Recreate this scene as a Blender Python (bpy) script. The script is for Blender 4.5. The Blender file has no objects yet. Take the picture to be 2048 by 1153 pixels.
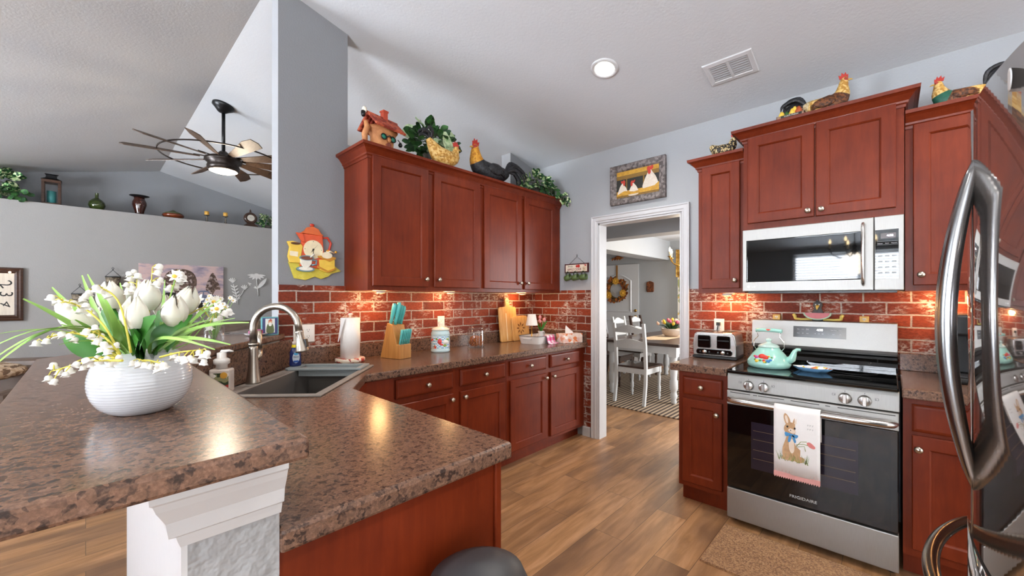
import bpy, bmesh, math, random
from mathutils import Vector, Matrix, Euler
from mathutils.geometry import tessellate_polygon
random.seed(7)
S = bpy.context.scene
COL = S.collection
PI = math.pi
# ------------------------------------------------------------------ camera, world, lights, exposure
CAM_H, YAW, FPX = 1.345, 0.75557, 803.3
cd = bpy.data.cameras.new('camera'); cam = bpy.data.objects.new('camera', cd); COL.objects.link(cam)
cd.sensor_width = 36; cd.lens = FPX / 2048 * 36; cd.shift_y = 20.6 / 2048
cd.clip_start = 0.02
cam.location = (0, 0, CAM_H); cam.rotation_euler = (PI / 2, 0, YAW - PI / 2)
S.camera = cam
w = bpy.data.worlds.new('world'); S.world = w; w.use_nodes = True
w.node_tree.nodes['Background'].inputs[0].default_value = (0.97, 0.985, 1.0, 1)
w.node_tree.nodes['Background'].inputs[1].default_value = 1.5
S.view_settings.view_transform = 'Standard'; S.view_settings.look = 'None'
S.view_settings.gamma = 1; S.view_settings.use_curve_mapping = False
S.view_settings.exposure = 1.06
S.cycles.max_bounces = 8; S.cycles.diffuse_bounces = 5; S.cycles.glossy_bounces = 5
S.cycles.transmission_bounces = 8; S.cycles.transparent_max_bounces = 20
S.cycles.sample_clamp_indirect = 6; S.cycles.use_denoising = True
S.cycles.caustics_reflective = False; S.cycles.caustics_refractive = False

def area(name, loc, size, power, target, color=(1, 1, 1)):
    l = bpy.data.lights.new(name, 'AREA'); l.shape = 'RECTANGLE'; l.size, l.size_y = size; l.energy = power; l.color = color
    o = bpy.data.objects.new(name, l); COL.objects.link(o); o.location = loc
    o.rotation_euler = (Vector(target) - Vector(loc)).to_track_quat('-Z', 'Y').to_euler()
    return o
# daylight entering by the windows (kitchen nook, living room) and a fill lamp added at the unbuilt back
area('nook_window_daylight', (-3.685, 0.4, 1.525), (1.9, 1.3), 125, (3, 0.4, 1.5), (0.93, 0.965, 1.0))
area('living_window_daylight', (-3.685, 5.0, 1.475), (2.1, 1.5), 215, (3, 5.0, 1.4), (0.95, 0.975, 1.0))
area('back_fill', (-1.6, -3.6, 1.3), (3.4, 2.2), 10, (-0.2, 3, 1.7), (0.97, 0.985, 1.0))  # added fill from behind the camera, no known door there
area('dining_window_daylight', (6.4, -0.9, 1.5), (1.8, 1.6), 60, (6.2, 3, 1.0), (0.96, 0.98, 1.0))

def point(name, loc, power, color=(1, 0.82, 0.6), r=0.03):
    l = bpy.data.lights.new(name, 'POINT'); l.energy = power; l.color = color; l.shadow_soft_size = r
    o = bpy.data.objects.new(name, l); COL.objects.link(o); o.location = loc; return o

# ------------------------------------------------------------------ materials
def lin(h):
    if isinstance(h, str):
        c = [int(h[i:i + 2], 16) / 255 for i in (0, 2, 4)]
    else: c = [x / 255 for x in h]
    return tuple((x / 12.92 if x <= .04045 else ((x + .055) / 1.055) ** 2.4) for x in c) + (1,)
MATS = {}
class NT:
    def __init__(s, name):
        s.m = bpy.data.materials.new(name); s.m.use_nodes = True; s.t = s.m.node_tree
        s.b = s.t.nodes['Principled BSDF']; s.co = None
    def n(s, typ, **kw):
        x = s.t.nodes.new(typ)
        for k, v in kw.items():
            if k.startswith('i_'):
                x.inputs[k[2:].replace('_', ' ')].default_value = v
            else: setattr(x, k, v)
        return x
    def l(s, a, b): s.t.links.new(a, b)
    def coord(s, scale=(1, 1, 1), rot=(0, 0, 0), src='Object'):
        tc = s.n('ShaderNodeTexCoord'); mp = s.n('ShaderNodeMapping')
        mp.inputs['Scale'].default_value = scale; mp.inputs['Rotation'].default_value = rot
        s.l(tc.outputs[src], mp.inputs[0]); return mp.outputs[0]
    def noise(s, vec, scale, detail=3, rough=.5, dist=0):
        x = s.n('ShaderNodeTexNoise'); x.inputs['Scale'].default_value = scale; x.inputs['Detail'].default_value = detail
        x.inputs['Roughness'].default_value = rough; x.inputs['Distortion'].default_value = dist
        s.l(vec, x.inputs['Vector']); return x.outputs['Fac']
    def ramp(s, fac, stops, interp='LINEAR'):
        x = s.n('ShaderNodeValToRGB'); x.color_ramp.interpolation = interp
        e = x.color_ramp.elements
        while len(e) < len(stops): e.new(.5)
        for i, (p, c) in enumerate(stops):
            e[i].position = p; e[i].color = c if len(c) == 4 else tuple(c) + (1,)
        s.l(fac, x.inputs[0]); return x.outputs[0]
    def mix(s, fac, a, b, mode='MIX'):
        x = s.n('ShaderNodeMix', data_type='RGBA', blend_type=mode)
        for sock, v in ((x.inputs[0], fac), (x.inputs[6], a), (x.inputs[7], b)):
            if hasattr(v, 'links'): s.l(v, sock)
            else: sock.default_value = v
        return x.outputs[2]
    def bump(s, h, strength=.2, dist=.002):
        x = s.n('ShaderNodeBump'); x.inputs['Strength'].default_value = strength; x.inputs['Distance'].default_value = dist
        s.l(h, x.inputs['Height']); s.l(x.outputs[0], s.b.inputs['Normal'])
    def base(s, c):
        if hasattr(c, 'links'): s.l(c, s.b.inputs['Base Color'])
        else: s.b.inputs['Base Color'].default_value = c
    def set(s, **kw):
        for k, v in kw.items():
            i = s.b.inputs[k.replace('_', ' ')]
            if hasattr(v, 'links'): s.l(v, i)
            else: i.default_value = v
        return s.m
W4 = (1, 1, 1, 1); K4 = (0, 0, 0, 1)
def plain(name, hexc, rough=.5, metal=0, coat=0, var=.06, vscale=30, **kw):
    """a single colour with a faint mottling"""
    if name in MATS: return MATS[name]
    t = NT(name); c = lin(hexc)
    n = t.noise(t.coord(), vscale, 2)
    d = tuple(max(0, x * (1 - var)) for x in c[:3]) + (1,); b = tuple(min(1, x * (1 + var)) for x in c[:3]) + (1,)
    t.base(t.ramp(n, [(.3, d), (.7, b)]))
    t.set(Roughness=rough, Metallic=metal, Coat_Weight=coat, **kw)
    MATS[name] = t.m; return t.m
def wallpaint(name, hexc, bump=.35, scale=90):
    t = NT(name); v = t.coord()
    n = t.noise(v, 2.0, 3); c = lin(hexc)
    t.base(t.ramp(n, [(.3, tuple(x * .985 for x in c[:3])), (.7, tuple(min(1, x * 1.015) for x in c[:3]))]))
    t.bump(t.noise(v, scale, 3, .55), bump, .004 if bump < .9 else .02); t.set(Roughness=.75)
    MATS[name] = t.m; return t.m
def cherry(name, a, b, c, rough=.33):
    t = NT(name); v = t.coord((14, 14, 1.6)); v2 = t.coord((2, 2, 2))
    n1 = t.noise(v, 3.0, 6, .6, .6); n2 = t.noise(v2, 2.2, 3)
    col = t.ramp(n1, [(.25, lin(a)), (.55, lin(b)), (.8, lin(c))])
    col = t.mix(.45, col, t.ramp(n2, [(.3, lin(a)), (.7, lin(c))]), 'MIX')
    t.base(col); t.bump(n1, .03, .001)
    t.set(Roughness=.4, Specular_IOR_Level=.26, Coat_Weight=.05, Coat_Roughness=.15); MATS[name] = t.m; return t.m
def woodgrain(name, a, b, c, scale=(3, 20, 20), rough=.4, coat=0):
    t = NT(name); v = t.coord(scale)
    n1 = t.noise(v, 2.0, 5, .6, 1.0)
    t.base(t.ramp(n1, [(.25, lin(a)), (.5, lin(b)), (.78, lin(c))])); t.bump(n1, .05, .001)
    t.set(Roughness=rough, Coat_Weight=coat); MATS[name] = t.m; return t.m
def granite(name):
    t = NT(name); v = t.coord((1, 1, 1))
    nd = t.n('ShaderNodeTexNoise'); nd.inputs['Scale'].default_value = 40; t.l(v, nd.inputs['Vector'])
    vv = t.n('ShaderNodeVectorMath', operation='MULTIPLY_ADD'); vv.inputs[1].default_value = (.02, .02, .02)
    t.l(nd.outputs['Color'], vv.inputs[0]); t.l(v, vv.inputs[2])
    vo = t.n('ShaderNodeTexVoronoi', feature='F1'); vo.inputs['Scale'].default_value = 105; t.l(vv.outputs[0], vo.inputs['Vector'])
    sep = t.n('ShaderNodeSeparateColor'); t.l(vo.outputs['Color'], sep.inputs[0])
    cells = t.ramp(sep.outputs[0], [(0, lin('2a2322')), (.14, lin('3a2f2b')), (.2, lin('654d42')), (.5, lin('775a48')), (.8, lin('8a6856')), (1, lin('6b564b'))])
    n2 = t.noise(v, 190, 4, .65)
    col = t.mix(.5, cells, t.ramp(n2, [(.3, lin('42362f')), (.5, lin('6d5244')), (.72, lin('9d7b66'))]))
    n3 = t.noise(v, 62, 3, .55)
    col = t.mix(t.ramp(n3, [(.57, K4), (.64, (.85, .85, .85))]), col, lin('312826'))
    t.base(col); t.set(Roughness=.22, Specular_IOR_Level=.36); MATS[name] = t.m; return t.m
def brick(name):
    t = NT(name); v = t.coord()
    s = t.n('ShaderNodeSeparateXYZ'); t.l(v, s.inputs[0])
    nz = t.n('ShaderNodeTexNoise'); nz.inputs['Scale'].default_value = 9; t.l(v, nz.inputs['Vector'])
    c = t.n('ShaderNodeCombineXYZ'); t.l(s.outputs[0], c.inputs[0]); t.l(s.outputs[2], c.inputs[1])
    dv = t.n('ShaderNodeVectorMath', operation='MULTIPLY_ADD'); dv.inputs[1].default_value = (.008, .008, .008)
    t.l(nz.outputs['Color'], dv.inputs[0]); t.l(c.outputs[0], dv.inputs[2])
    b = t.n('ShaderNodeTexBrick'); b.offset = .5; b.inputs['Scale'].default_value = 1
    b.inputs['Brick Width'].default_value = .215; b.inputs['Row Height'].default_value = .0735
    b.inputs['Mortar Size'].default_value = .0052; b.inputs['Mortar Smooth'].default_value = .25; b.inputs['Bias'].default_value = 0
    b.inputs['Color1'].default_value = lin('6b2715'); b.inputs['Color2'].default_value = lin('993f22'); b.inputs['Mortar'].default_value = lin('b4a9a0')
    t.l(dv.outputs[0], b.inputs['Vector'])
    # rough brick face, whitewash rubbed on in patches
    ms = t.n('ShaderNodeMapping'); ms.inputs['Scale'].default_value = (1, 1, 2.2); t.l(v, ms.inputs[0])
    n1 = t.noise(ms.outputs[0], 38, 6, .7, .5); n2 = t.noise(v, 5.5, 2)
    pm = t.n('ShaderNodeMath', operation='MULTIPLY'); t.l(t.ramp(n1, [(.48, K4), (.6, W4)]), pm.inputs[0]); t.l(t.ramp(n2, [(.48, K4), (.62, W4)]), pm.inputs[1])
    dark = t.ramp(t.noise(ms.outputs[0], 60, 5, .7), [(.3, (.5, .44, .42)), (.6, (1, 1, 1))])
    col = t.mix(1, b.outputs['Color'], dark, 'MULTIPLY')
    col = t.mix(pm.outputs[0], col, lin('cfc0b4'))
    t.base(col)
    h = t.n('ShaderNodeMath', operation='MULTIPLY_ADD'); t.l(b.outputs['Fac'], h.inputs[0]); h.inputs[1].default_value = -1; t.l(t.noise(ms.outputs[0], 45, 6, .7), h.inputs[2])
    t.bump(h.outputs[0], .55, .008); t.set(Roughness=.6, Specular_IOR_Level=.35); MATS[name] = t.m; return t.m
def planks(name):
    t = NT(name); v = t.coord()
    b = t.n('ShaderNodeTexBrick'); b.offset = .37; b.offset_frequency = 2
    b.inputs['Scale'].default_value = 1; b.inputs['Brick Width'].default_value = 1.25; b.inputs['Row Height'].default_value = .18
    b.inputs['Mortar Size'].default_value = .0012; b.inputs['Mortar Smooth'].default_value = 0
    b.inputs['Color1'].default_value = K4; b.inputs['Color2'].default_value = W4; b.inputs['Mortar'].default_value = (.5, .5, .5, 1)
    t.l(v, b.inputs['Vector'])
    m = t.n('ShaderNodeVectorMath', operation='MULTIPLY_ADD'); m.inputs[1].default_value = (7, 3, 5)
    t.l(b.outputs['Color'], m.inputs[0]); t.l(v, m.inputs[2])
    ms = t.n('ShaderNodeMapping'); ms.inputs['Scale'].default_value = (1.3, 11, 1); t.l(m.outputs[0], ms.inputs[0])
    n1 = t.noise(ms.outputs[0], 2.0, 6, .62, .8)
    ms2 = t.n('ShaderNodeMapping'); ms2.inputs['Scale'].default_value = (1, 3.5, 1); t.l(m.outputs[0], ms2.inputs[0])
    n2 = t.noise(ms2.outputs[0], 1.6, 3)
    col = t.ramp(n1, [(.2, lin('86603f')), (.45, lin('b08257')), (.6, lin('c29268')), (.82, lin('d2a680'))])
    col = t.mix(t.ramp(n2, [(.42, K4), (.68, (.85, .85, .85))]), col, lin('7a5a43'))
    tint = t.ramp(b.outputs['Color'], [(0, (.8, .78, .76)), (1, (1.0, 1.0, 1.0))])
    col = t.mix(1, col, tint, 'MULTIPLY')
    col = t.mix(b.outputs['Fac'], col, lin('5b4535'))
    t.base(col); t.bump(n1, .05, .001); t.set(Roughness=.42); MATS[name] = t.m; return t.m
def metal(name, hexc, rough, aniso=0, grain=None):
    t = NT(name); c = lin(hexc)
    if grain:
        n = t.noise(t.coord(grain), 20, 3)
        t.base(t.ramp(n, [(.3, tuple(x * .93 for x in c[:3])), (.7, tuple(min(1, x * 1.05) for x in c[:3]))])); t.bump(n, .015, .0005)
    else: t.base(c)
    t.set(Metallic=1, Roughness=rough); MATS[name] = t.m; return t.m
def emit(name, hexc, strength):
    t = NT(name); t.base(lin(hexc)); t.set(Emission_Color=lin(hexc), Emission_Strength=strength, Roughness=.4); MATS[name] = t.m; return t.m
def glassmat(name):
    """thin clear glass: see-through, mirror-like at grazing angles"""
    t = NT(name); tr = t.n('ShaderNodeBsdfTransparent'); tr.inputs[0].default_value = (.96, .97, .97, 1); g = t.n('ShaderNodeBsdfGlossy'); g.inputs['Roughness'].default_value = .02
    fr = t.n('ShaderNodeLayerWeight'); fr.inputs['Blend'].default_value = .25; pw = t.n('ShaderNodeMath', operation='MULTIPLY_ADD'); pw.inputs[1].default_value = .45; pw.inputs[2].default_value = .03; t.l(fr.outputs['Facing'], pw.inputs[0]); mx = t.n('ShaderNodeMixShader'); t.l(pw.outputs[0], mx.inputs[0]); t.l(tr.outputs[0], mx.inputs[1]); t.l(g.outputs[0], mx.inputs[2])
    t.t.nodes.remove(t.b); t.l(mx.outputs[0], t.t.nodes['Material Output'].inputs[0]); MATS[name] = t.m; return t.m
def speckle(name, cols, scale=60, rough=.6, cell=True):
    """patches of several colours (feathers, foliage, printed cloth)"""
    t = NT(name); v = t.coord()
    if cell:
        vo = t.n('ShaderNodeTexVoronoi'); vo.inputs['Scale'].default_value = scale; t.l(v, vo.inputs['Vector'])
        s = t.n('ShaderNodeSeparateColor'); t.l(vo.outputs['Color'], s.inputs[0]); f = s.outputs[0]
    else: f = t.noise(v, scale, 4, .6)
    k = len(cols)
    t.base(t.ramp(f, [((i + .5) / k if not cell else i / k, lin(c)) for i, c in enumerate(cols)], 'CONSTANT' if cell else 'LINEAR'))
    t.bump(t.noise(v, scale * 1.5, 3), .25, .003); t.set(Roughness=rough); MATS[name] = t.m; return t.m

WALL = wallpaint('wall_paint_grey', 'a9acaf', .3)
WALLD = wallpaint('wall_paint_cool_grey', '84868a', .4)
CEIL = wallpaint('ceiling_paint', 'cdd0d3', .28, 60)
WHITE = plain('trim_white', 'cdced0', .35, var=.01)
LIVW = wallpaint('wall_paint_warm_grey', '9b9996', .3)
KNEE = wallpaint('knockdown_plaster', 'a0a1a3', 1.0, 22)
CH = cherry('cherry_wood', '571a08', '6e270e', '803215')
CHD = cherry('cherry_wood_dark', '2c0c07', '3a110a', '46170e')
GRAN = granite('granite_laminate'); BRICK = brick('whitewashed_brick'); FLOOR = planks('oak_planks')
STEEL = metal('stainless_steel', 'a5a39f', .5, grain=(60, 60, 1)); STEELH = metal('stainless_smooth', 'cfcdca', .27)
NICK = metal('brushed_nickel', 'c2b9ab', .3); NICKD = metal('faucet_nickel', 'a9a197', .33); CHROME = metal('chrome', 'dddddd', .1)
BLKST = metal('black_stainless', 'a8a29f', .04)
BLKST.node_tree.nodes['Principled BSDF'].inputs['Metallic'].default_value = .85; BLKH = metal('black_stainless_handle', 'a0a2a4', .22); BRASS = metal('polished_brass', 'c79a4a', .2)
BRONZE = plain('oil_bronze', '2b221d', .35, .5); IRON = plain('black_iron', '17181b', .35, .3)
BLKG = plain('black_glass', '060708', .03, Specular_IOR_Level=.6, var=0); BLKP = plain('black_plastic', '131416', .35); DGREY = plain('dark_grey_plastic', '38383b', .45)
WCER = plain('white_ceramic', 'c2c4c8', .12, coat=.5, var=.01); WPL = plain('white_plastic', 'e9e6df', .35, var=.02)
GLASS = glassmat('clear_glass')
TEAL = plain('aqua_enamel', '9ccfc2', .15, coat=.4, var=.02); TEALH = plain('teal_handle', '55b5b2', .3)
BAMB = woodgrain('bamboo_board', 'c08a4a', 'd6a765', 'e2bb80', (20, 20, 2)); BLOCK = woodgrain('knife_block_wood', '9a6430', 'b87f42', 'c8934f', (20, 20, 2))
GRN = speckle('leaf_green', ['1f3d1c', '2d5a27', '3b6d31', '24482a'], 25); GRNV = speckle('leaf_variegated', ['1d4a26', '2f6a35', 'a9c88a', '1d4a26', 'd3dcb0'], 45)
TULG = plain('tulip_leaf', '3f7f31', .4, var=.18, vscale=14); GRASS = plain('grass_blade', '8cb85a', .45, var=.3, vscale=9); STEMY = plain('yellow_stem', 'c9c04a', .5)
PETW = plain('white_petal', 'dbd7ca', .5, var=.02, Subsurface_Weight=.1); FLW = plain('white_floret', 'e8e7e2', .5, var=.01)
RED = plain('painted_red', 'b5342a', .4); YEL = plain('painted_yellow', 'e8c24a', .45); ORG = plain('painted_orange', 'd8542a', .4)
CREAM = plain('cream', 'efe2c4', .5); BLK = plain('ink_black', '17140f', .5, var=0); PINK = plain('pink', 'e39aa8', .5); BLUE = plain('print_blue', '5c93c9', .5)
MAG = plain('gingham_magenta', 'd03a77', .8); PINKL = plain('gingham_light', 'e9a0bd', .8); OFFW = plain('off_white_cloth', 'ece9e6', .85, var=.02)
WAXY = plain('yellow_candle', 'dda94a', .5); WAXT = plain('teal_candle', '3c8484', .5)
BRNW = woodgrain('dark_walnut', '2c1a12', '3d261a', '54382a', (3, 20, 20), .3, .2); LEATH = plain('brown_leather', '5b4a3f', .45, var=.15, vscale=12)
# ------------------------------------------------------------------ mesh building
class MB:
    """collects shapes into ONE mesh; 'mi' is the material slot of the shapes added next"""
    def __init__(s): s.bm = bmesh.new(); s.mi = 0; s.M = Matrix.Identity(4)
    def v(s, co): return s.bm.verts.new(s.M @ Vector(co))
    def f(s, vs, smooth=False):
        try: f = s.bm.faces.new(vs)
        except ValueError: return None
        f.material_index = s.mi; f.smooth = smooth; return f
    def mat(s, i): s.mi = i; return s
    def at(s, loc=(0, 0, 0), rot=(0, 0, 0), sc=(1, 1, 1)):
        s.M = Matrix.LocRotScale(Vector(loc), Euler(rot), Vector(sc)); return s
    def box(s, x0, x1, y0, y1, z0, z1):
        c = [s.v((x, y, z)) for x in (x0, x1) for y in (y0, y1) for z in (z0, z1)]
        for q in ((0, 1, 3, 2), (4, 6, 7, 5), (0, 4, 5, 1), (2, 3, 7, 6), (0, 2, 6, 4), (1, 5, 7, 3)): s.f([c[i] for i in q])
        return s
    def loft(s, rings, smooth=True, caps=(True, True), closed=True):
        R = [[s.v(p) for p in r] for r in rings]; n = len(R[0])
        for a, b in zip(R, R[1:]):
            for i in range(n if closed else n - 1):
                j = (i + 1) % n; s.f([a[i], a[j], b[j], b[i]], smooth)
        if caps[0] and closed: s.f(R[0][::-1], False)
        if caps[1] and closed: s.f(R[-1], False)
        return s
    def lathe(s, prof, seg=24, c=(0, 0, 0), caps=(True, True), sx=1, sy=1):
        return s.loft([[(c[0] + r * sx * math.cos(2 * PI * i / seg), c[1] + r * sy * math.sin(2 * PI * i / seg), c[2] + z) for i in range(seg)] for r, z in prof], True, caps)
    def tube(s, pts, rad, seg=8, caps=(True, True), flat=1, up=None):
        P = [Vector(p) for p in pts]; n = len(P)
        R = list(rad) if hasattr(rad, '__len__') else [rad] * n
        rings = []; ref = Vector(up) if up else None
        for i in range(n):
            t = (P[min(i + 1, n - 1)] - P[max(i - 1, 0)])
            if t.length < 1e-9: t = Vector((0, 0, 1))
            t.normalize()
            if ref is None: ref = Vector((0, 0, 1)) if abs(t.z) < .9 else Vector((1, 0, 0))
            a = t.cross(ref)
            if a.length < 1e-6: a = t.orthogonal()
            a.normalize(); b = a.cross(t).normalized()
            if up is None: ref = b
            rings.append([P[i] + (a * math.cos(2 * PI * k / seg) + b * (math.sin(2 * PI * k / seg) * flat)) * R[i] for k in range(seg)])
        return s.loft(rings, True, caps)
    def prism(s, poly, z0, z1, hole=None):
        """flat outline in x-y between two heights"""
        loops = [poly] + ([hole] if hole else [])
        tri = tessellate_polygon([[Vector((p[0], p[1], 0)) for p in l] for l in loops])
        flat = [p for l in loops for p in l]
        bot = [s.v((p[0], p[1], z0)) for p in flat]; top = [s.v((p[0], p[1], z1)) for p in flat]
        for t in tri:
            a, b, c = [Vector((flat[i][0], flat[i][1], 0)) for i in t]
            if (b - a).cross(c - a).z < 0: t = t[::-1]
            s.f([top[i] for i in t]); s.f([bot[i] for i in t[::-1]])
        o = 0
        for l in loops:
            n = len(l)
            for i in range(n): s.f([bot[o + i], bot[o + (i + 1) % n], top[o + (i + 1) % n], top[o + i]])
            o += n
        return s
    def wprism(s, poly, y0, y1):
        """outline in x-z (a wall as seen from the front), from depth y0 to y1"""
        M0 = s.M; s.M = M0 @ Matrix(((1, 0, 0, 0), (0, 0, -1, 0), (0, 1, 0, 0), (0, 0, 0, 1)))
        s.prism(poly, -y1, -y0); s.M = M0; return s
    def disc(s, x, z, r, y0, y1, seg=20, rz=None):
        return s.wprism([(x + r * math.cos(2 * PI * i / seg), z + (rz or r) * math.sin(2 * PI * i / seg)) for i in range(seg)], y0, y1)
    def panel(s, w, h, steps, x0=0, z0=0):
        """front (facing -y) built of nested rectangles (inset, y)"""
        rings = [[(x0 + i, y, z0 + i), (x0 + w - i, y, z0 + i), (x0 + w - i, y, z0 + h - i), (x0 + i, y, z0 + h - i)] for i, y in steps]
        return s.loft(rings, False)
    def sweep(s, path, prof, ax=(0, 0, 1), closed=False):
        """profile (out, along ax) carried along a path with mitred corners"""
        P = [Vector(p) for p in path]; A = Vector(ax); n = len(P); rings = []
        for i in range(n):
            ti = (P[i] - P[i - 1]).normalized() if (i or closed) else None
            to = (P[(i + 1) % n] - P[i]).normalized() if (i < n - 1 or closed) else None
            ti = ti or to; to = to or ti
            a, b = ti.cross(A), to.cross(A); m = (a + b).normalized(); k = 1 / max(.3, m.dot(a))
            rings.append([P[i] + m * (o * k) + A * z for o, z in prof])
        if closed: rings.append(rings[0])
        return s.loft(rings, False, (not closed, not closed))
    def leaf(s, base, tip, width, up=(0, 0, 1), bend=.1, fold=.25, n=6, wid=None):
        b, t = Vector(base), Vector(tip); d = t - b; L = d.length; d = d / max(L, 1e-6)
        side = d.cross(Vector(up))
        if side.length < 1e-4: side = d.orthogonal()
        side.normalize(); nrm = side.cross(d).normalized(); rows = []
        for i in range(n + 1):
            f = i / n; wv = (wid(f) if wid else math.sin(PI * min(1, f * .93 + .05)) ** .8) * width / 2
            c = b + d * (L * f) + nrm * (bend * L * 4 * f * (1 - f))
            rows.append((s.v(c - side * wv + nrm * (fold * wv)), s.v(c), s.v(c + side * wv + nrm * (fold * wv))))
        for p, q in zip(rows, rows[1:]):
            s.f([p[0], p[1], q[1], q[0]], True); s.f([p[1], p[2], q[2], q[1]], True)
        return s
    def ball(s, c, r, seg=12, sz=(1, 1, 1)):
        pr = [(max(1e-4, math.sin(PI * i / (seg // 2))) * r, -math.cos(PI * i / (seg // 2)) * r * sz[2]) for i in range(seg // 2 + 1)]
        return s.lathe(pr, seg, c, (False, False), sz[0], sz[1])
    def build(s, name, mats, parent=None, bevel=0, smooth=False, sub=0, seg=2, world=None, shadow=True):
        if world is not None: bmesh.ops.translate(s.bm, verts=s.bm.verts, vec=-Vector(world))
        bmesh.ops.recalc_face_normals(s.bm, faces=s.bm.faces) if not smooth == 'keep' else None
        me = bpy.data.meshes.new(name); s.bm.to_mesh(me); s.bm.free()
        for m in (mats if isinstance(mats, (list, tuple)) else [mats]): me.materials.append(m)
        o = bpy.data.objects.new(name, me); COL.objects.link(o)
        if parent: o.parent = parent
        if world is not None and not parent: o.location = world
        if smooth is True:
            for p in me.polygons: p.use_smooth = True
        if bevel:
            md = o.modifiers.new('bevel', 'BEVEL'); md.width = bevel; md.segments = seg; md.limit_method = 'ANGLE'; md.angle_limit = .7
        if sub:
            md = o.modifiers.new('subsurf', 'SUBSURF'); md.levels = sub; md.render_levels = sub
        return o
def tag(o, label, cat, group=None, kind=None):
    o['label'] = label; o['category'] = cat
    if group: o['group'] = group
    if kind: o['kind'] = kind
    return o
def thing(name, label, cat, loc=(0, 0, 0), rz=0, group=None, sc=1):
    o = bpy.data.objects.new(name, None); COL.objects.link(o); o.empty_display_size = .05
    o.location = loc; o.rotation_euler = (0, 0, rz); o.scale = (sc, sc, sc); return tag(o, label, cat, group)
def struct(o): o['kind'] = 'structure'; return o
def copy_tree(o, parent=None):
    c = o.copy(); COL.objects.link(c)
    if parent: c.parent = parent
    for ch in list(o.children): copy_tree(ch, c)
    return c
def text(name, body, size, m, parent, loc, rot=(PI / 2, 0, 0), ex=.0006, align='CENTER', sx=1):
    c = bpy.data.curves.new(name, 'FONT'); c.body = body; c.size = size; c.extrude = ex; c.align_x = align; c.align_y = 'CENTER'; c.resolution_u = 3
    f = bpy.data.objects.new(name, c); me = bpy.data.meshes.new_from_object(f); bpy.data.objects.remove(f); bpy.data.curves.remove(c)
    me.materials.clear(); me.materials.append(m); o = bpy.data.objects.new(name, me); COL.objects.link(o); o.parent = parent
    o.location = loc; o.rotation_euler = rot; o.scale = (sx, 1, 1); return o
def catmull(pts, n=6, closed=False):
    P = [Vector(p) for p in pts]; out = []; k = len(P)
    for i in range(k if closed else k - 1):
        g = (lambda j: P[j % k]) if closed else (lambda j: P[max(0, min(k - 1, j))])
        a, b, c, d = g(i - 1), g(i), g(i + 1), g(i + 2)
        for q in range(n):
            t = q / n
            out.append(.5 * ((2 * b) + (c - a) * t + (2 * a - 5 * b + 4 * c - d) * t * t + (3 * b - a - 3 * c + d) * t ** 3))
    if not closed: out.append(P[-1])
    return out
def smooth2(pts, n=5): return [(p.x, p.y) for p in catmull([(a, b, 0) for a, b in pts], n, True)]
FW = Vector((math.cos(YAW), math.sin(YAW), 0)); RT = Vector((math.sin(YAW), -math.cos(YAW), 0))
RW = -PI / 2           # things on the range wall: their width runs along -y, their back towards +x
def pt(u, v, w): p = Vector((0, 0, CAM_H)) + (FW + RT * ((u - 1024) / FPX) + Vector((0, 0, (597.1 - v) / FPX))) * w; return p
# ------------------------------------------------------------------ the room shell
XR, YB, YG, ZC = 3.357, 2.82, 8.36, 0.918      # range wall, cabinet wall, gable wall, worktop height
def roof(x): return 2.74 + .236 * (XR - x) if x > .8 else 3.343 - .239 * (.8 - x)
m = MB(); m.box(-3.6, 8.0, -4, 8.5, -.08, 0); struct(m.build('floor', FLOOR))
m = MB(); m.wprism([(-3.7, roof(-3.7)), (.8, 3.343), (3.48, roof(3.48)), (3.48, roof(3.48) + .1), (.8, 3.443), (-3.7, roof(-3.7) + .1)], -4, 8.5)
struct(m.build('ceiling', CEIL))
m = MB(); m.wprism([(0, 0), (6.332, 0), (6.332, 2.055), (7.111, 2.055), (7.111, 0), (12.36, 0), (12.36, 2.76), (0, 2.76)], 0, .12)
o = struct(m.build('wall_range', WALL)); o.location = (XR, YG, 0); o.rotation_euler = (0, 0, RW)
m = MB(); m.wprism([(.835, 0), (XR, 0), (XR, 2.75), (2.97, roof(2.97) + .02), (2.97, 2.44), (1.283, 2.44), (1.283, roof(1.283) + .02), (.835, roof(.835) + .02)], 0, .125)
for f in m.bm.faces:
    if all(abs(v.co.x - .835) < .001 or abs(v.co.x - 2.97) < .001 for v in f.verts): f.material_index = 1  # end faces towards -x: lighter copy of the wall grey, window light put into colour
o = struct(m.build('wall_back', [WALLD, wallpaint('wall_paint_lit_ends', 'a3a5a8', .3)])); o.location = (0, YB, 0)
m = MB(); m.box(-3.6, XR, 7.85, YG, 0, 2.56); struct(m.build('wall_living', LIVW))
m = MB(); m.wprism([(-3.6, 2.5), (XR, 2.5), (XR, 2.76), (.8, 3.36), (-3.6, 2.31)], 0, .1)
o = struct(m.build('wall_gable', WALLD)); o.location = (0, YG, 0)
m = MB()
for y0, y1, z0, z1 in ((-4, -.6, 0, 2.32), (-.6, 1.4, 0, .85), (-.6, 1.4, 2.2, 2.32), (1.4, 3.9, 0, 2.32), (3.9, 6.1, 0, .7), (3.9, 6.1, 2.25, 2.32), (6.1, 8.4, 0, 2.32)): m.box(-3.72, -3.6, y0, y1, z0, z1)
struct(m.build('wall_nook', WALL))
# knee wall that carries the raised bar, then runs on the diagonal to the column
m = MB(); m.prism([(.112, .82), (.245, .82), (.245, 2.05), (.835, 2.79), (.835, 2.94), (.80, 2.94), (.112, 2.08)], 0, 1.084)
struct(m.build('wall_knee', KNEE))
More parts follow.
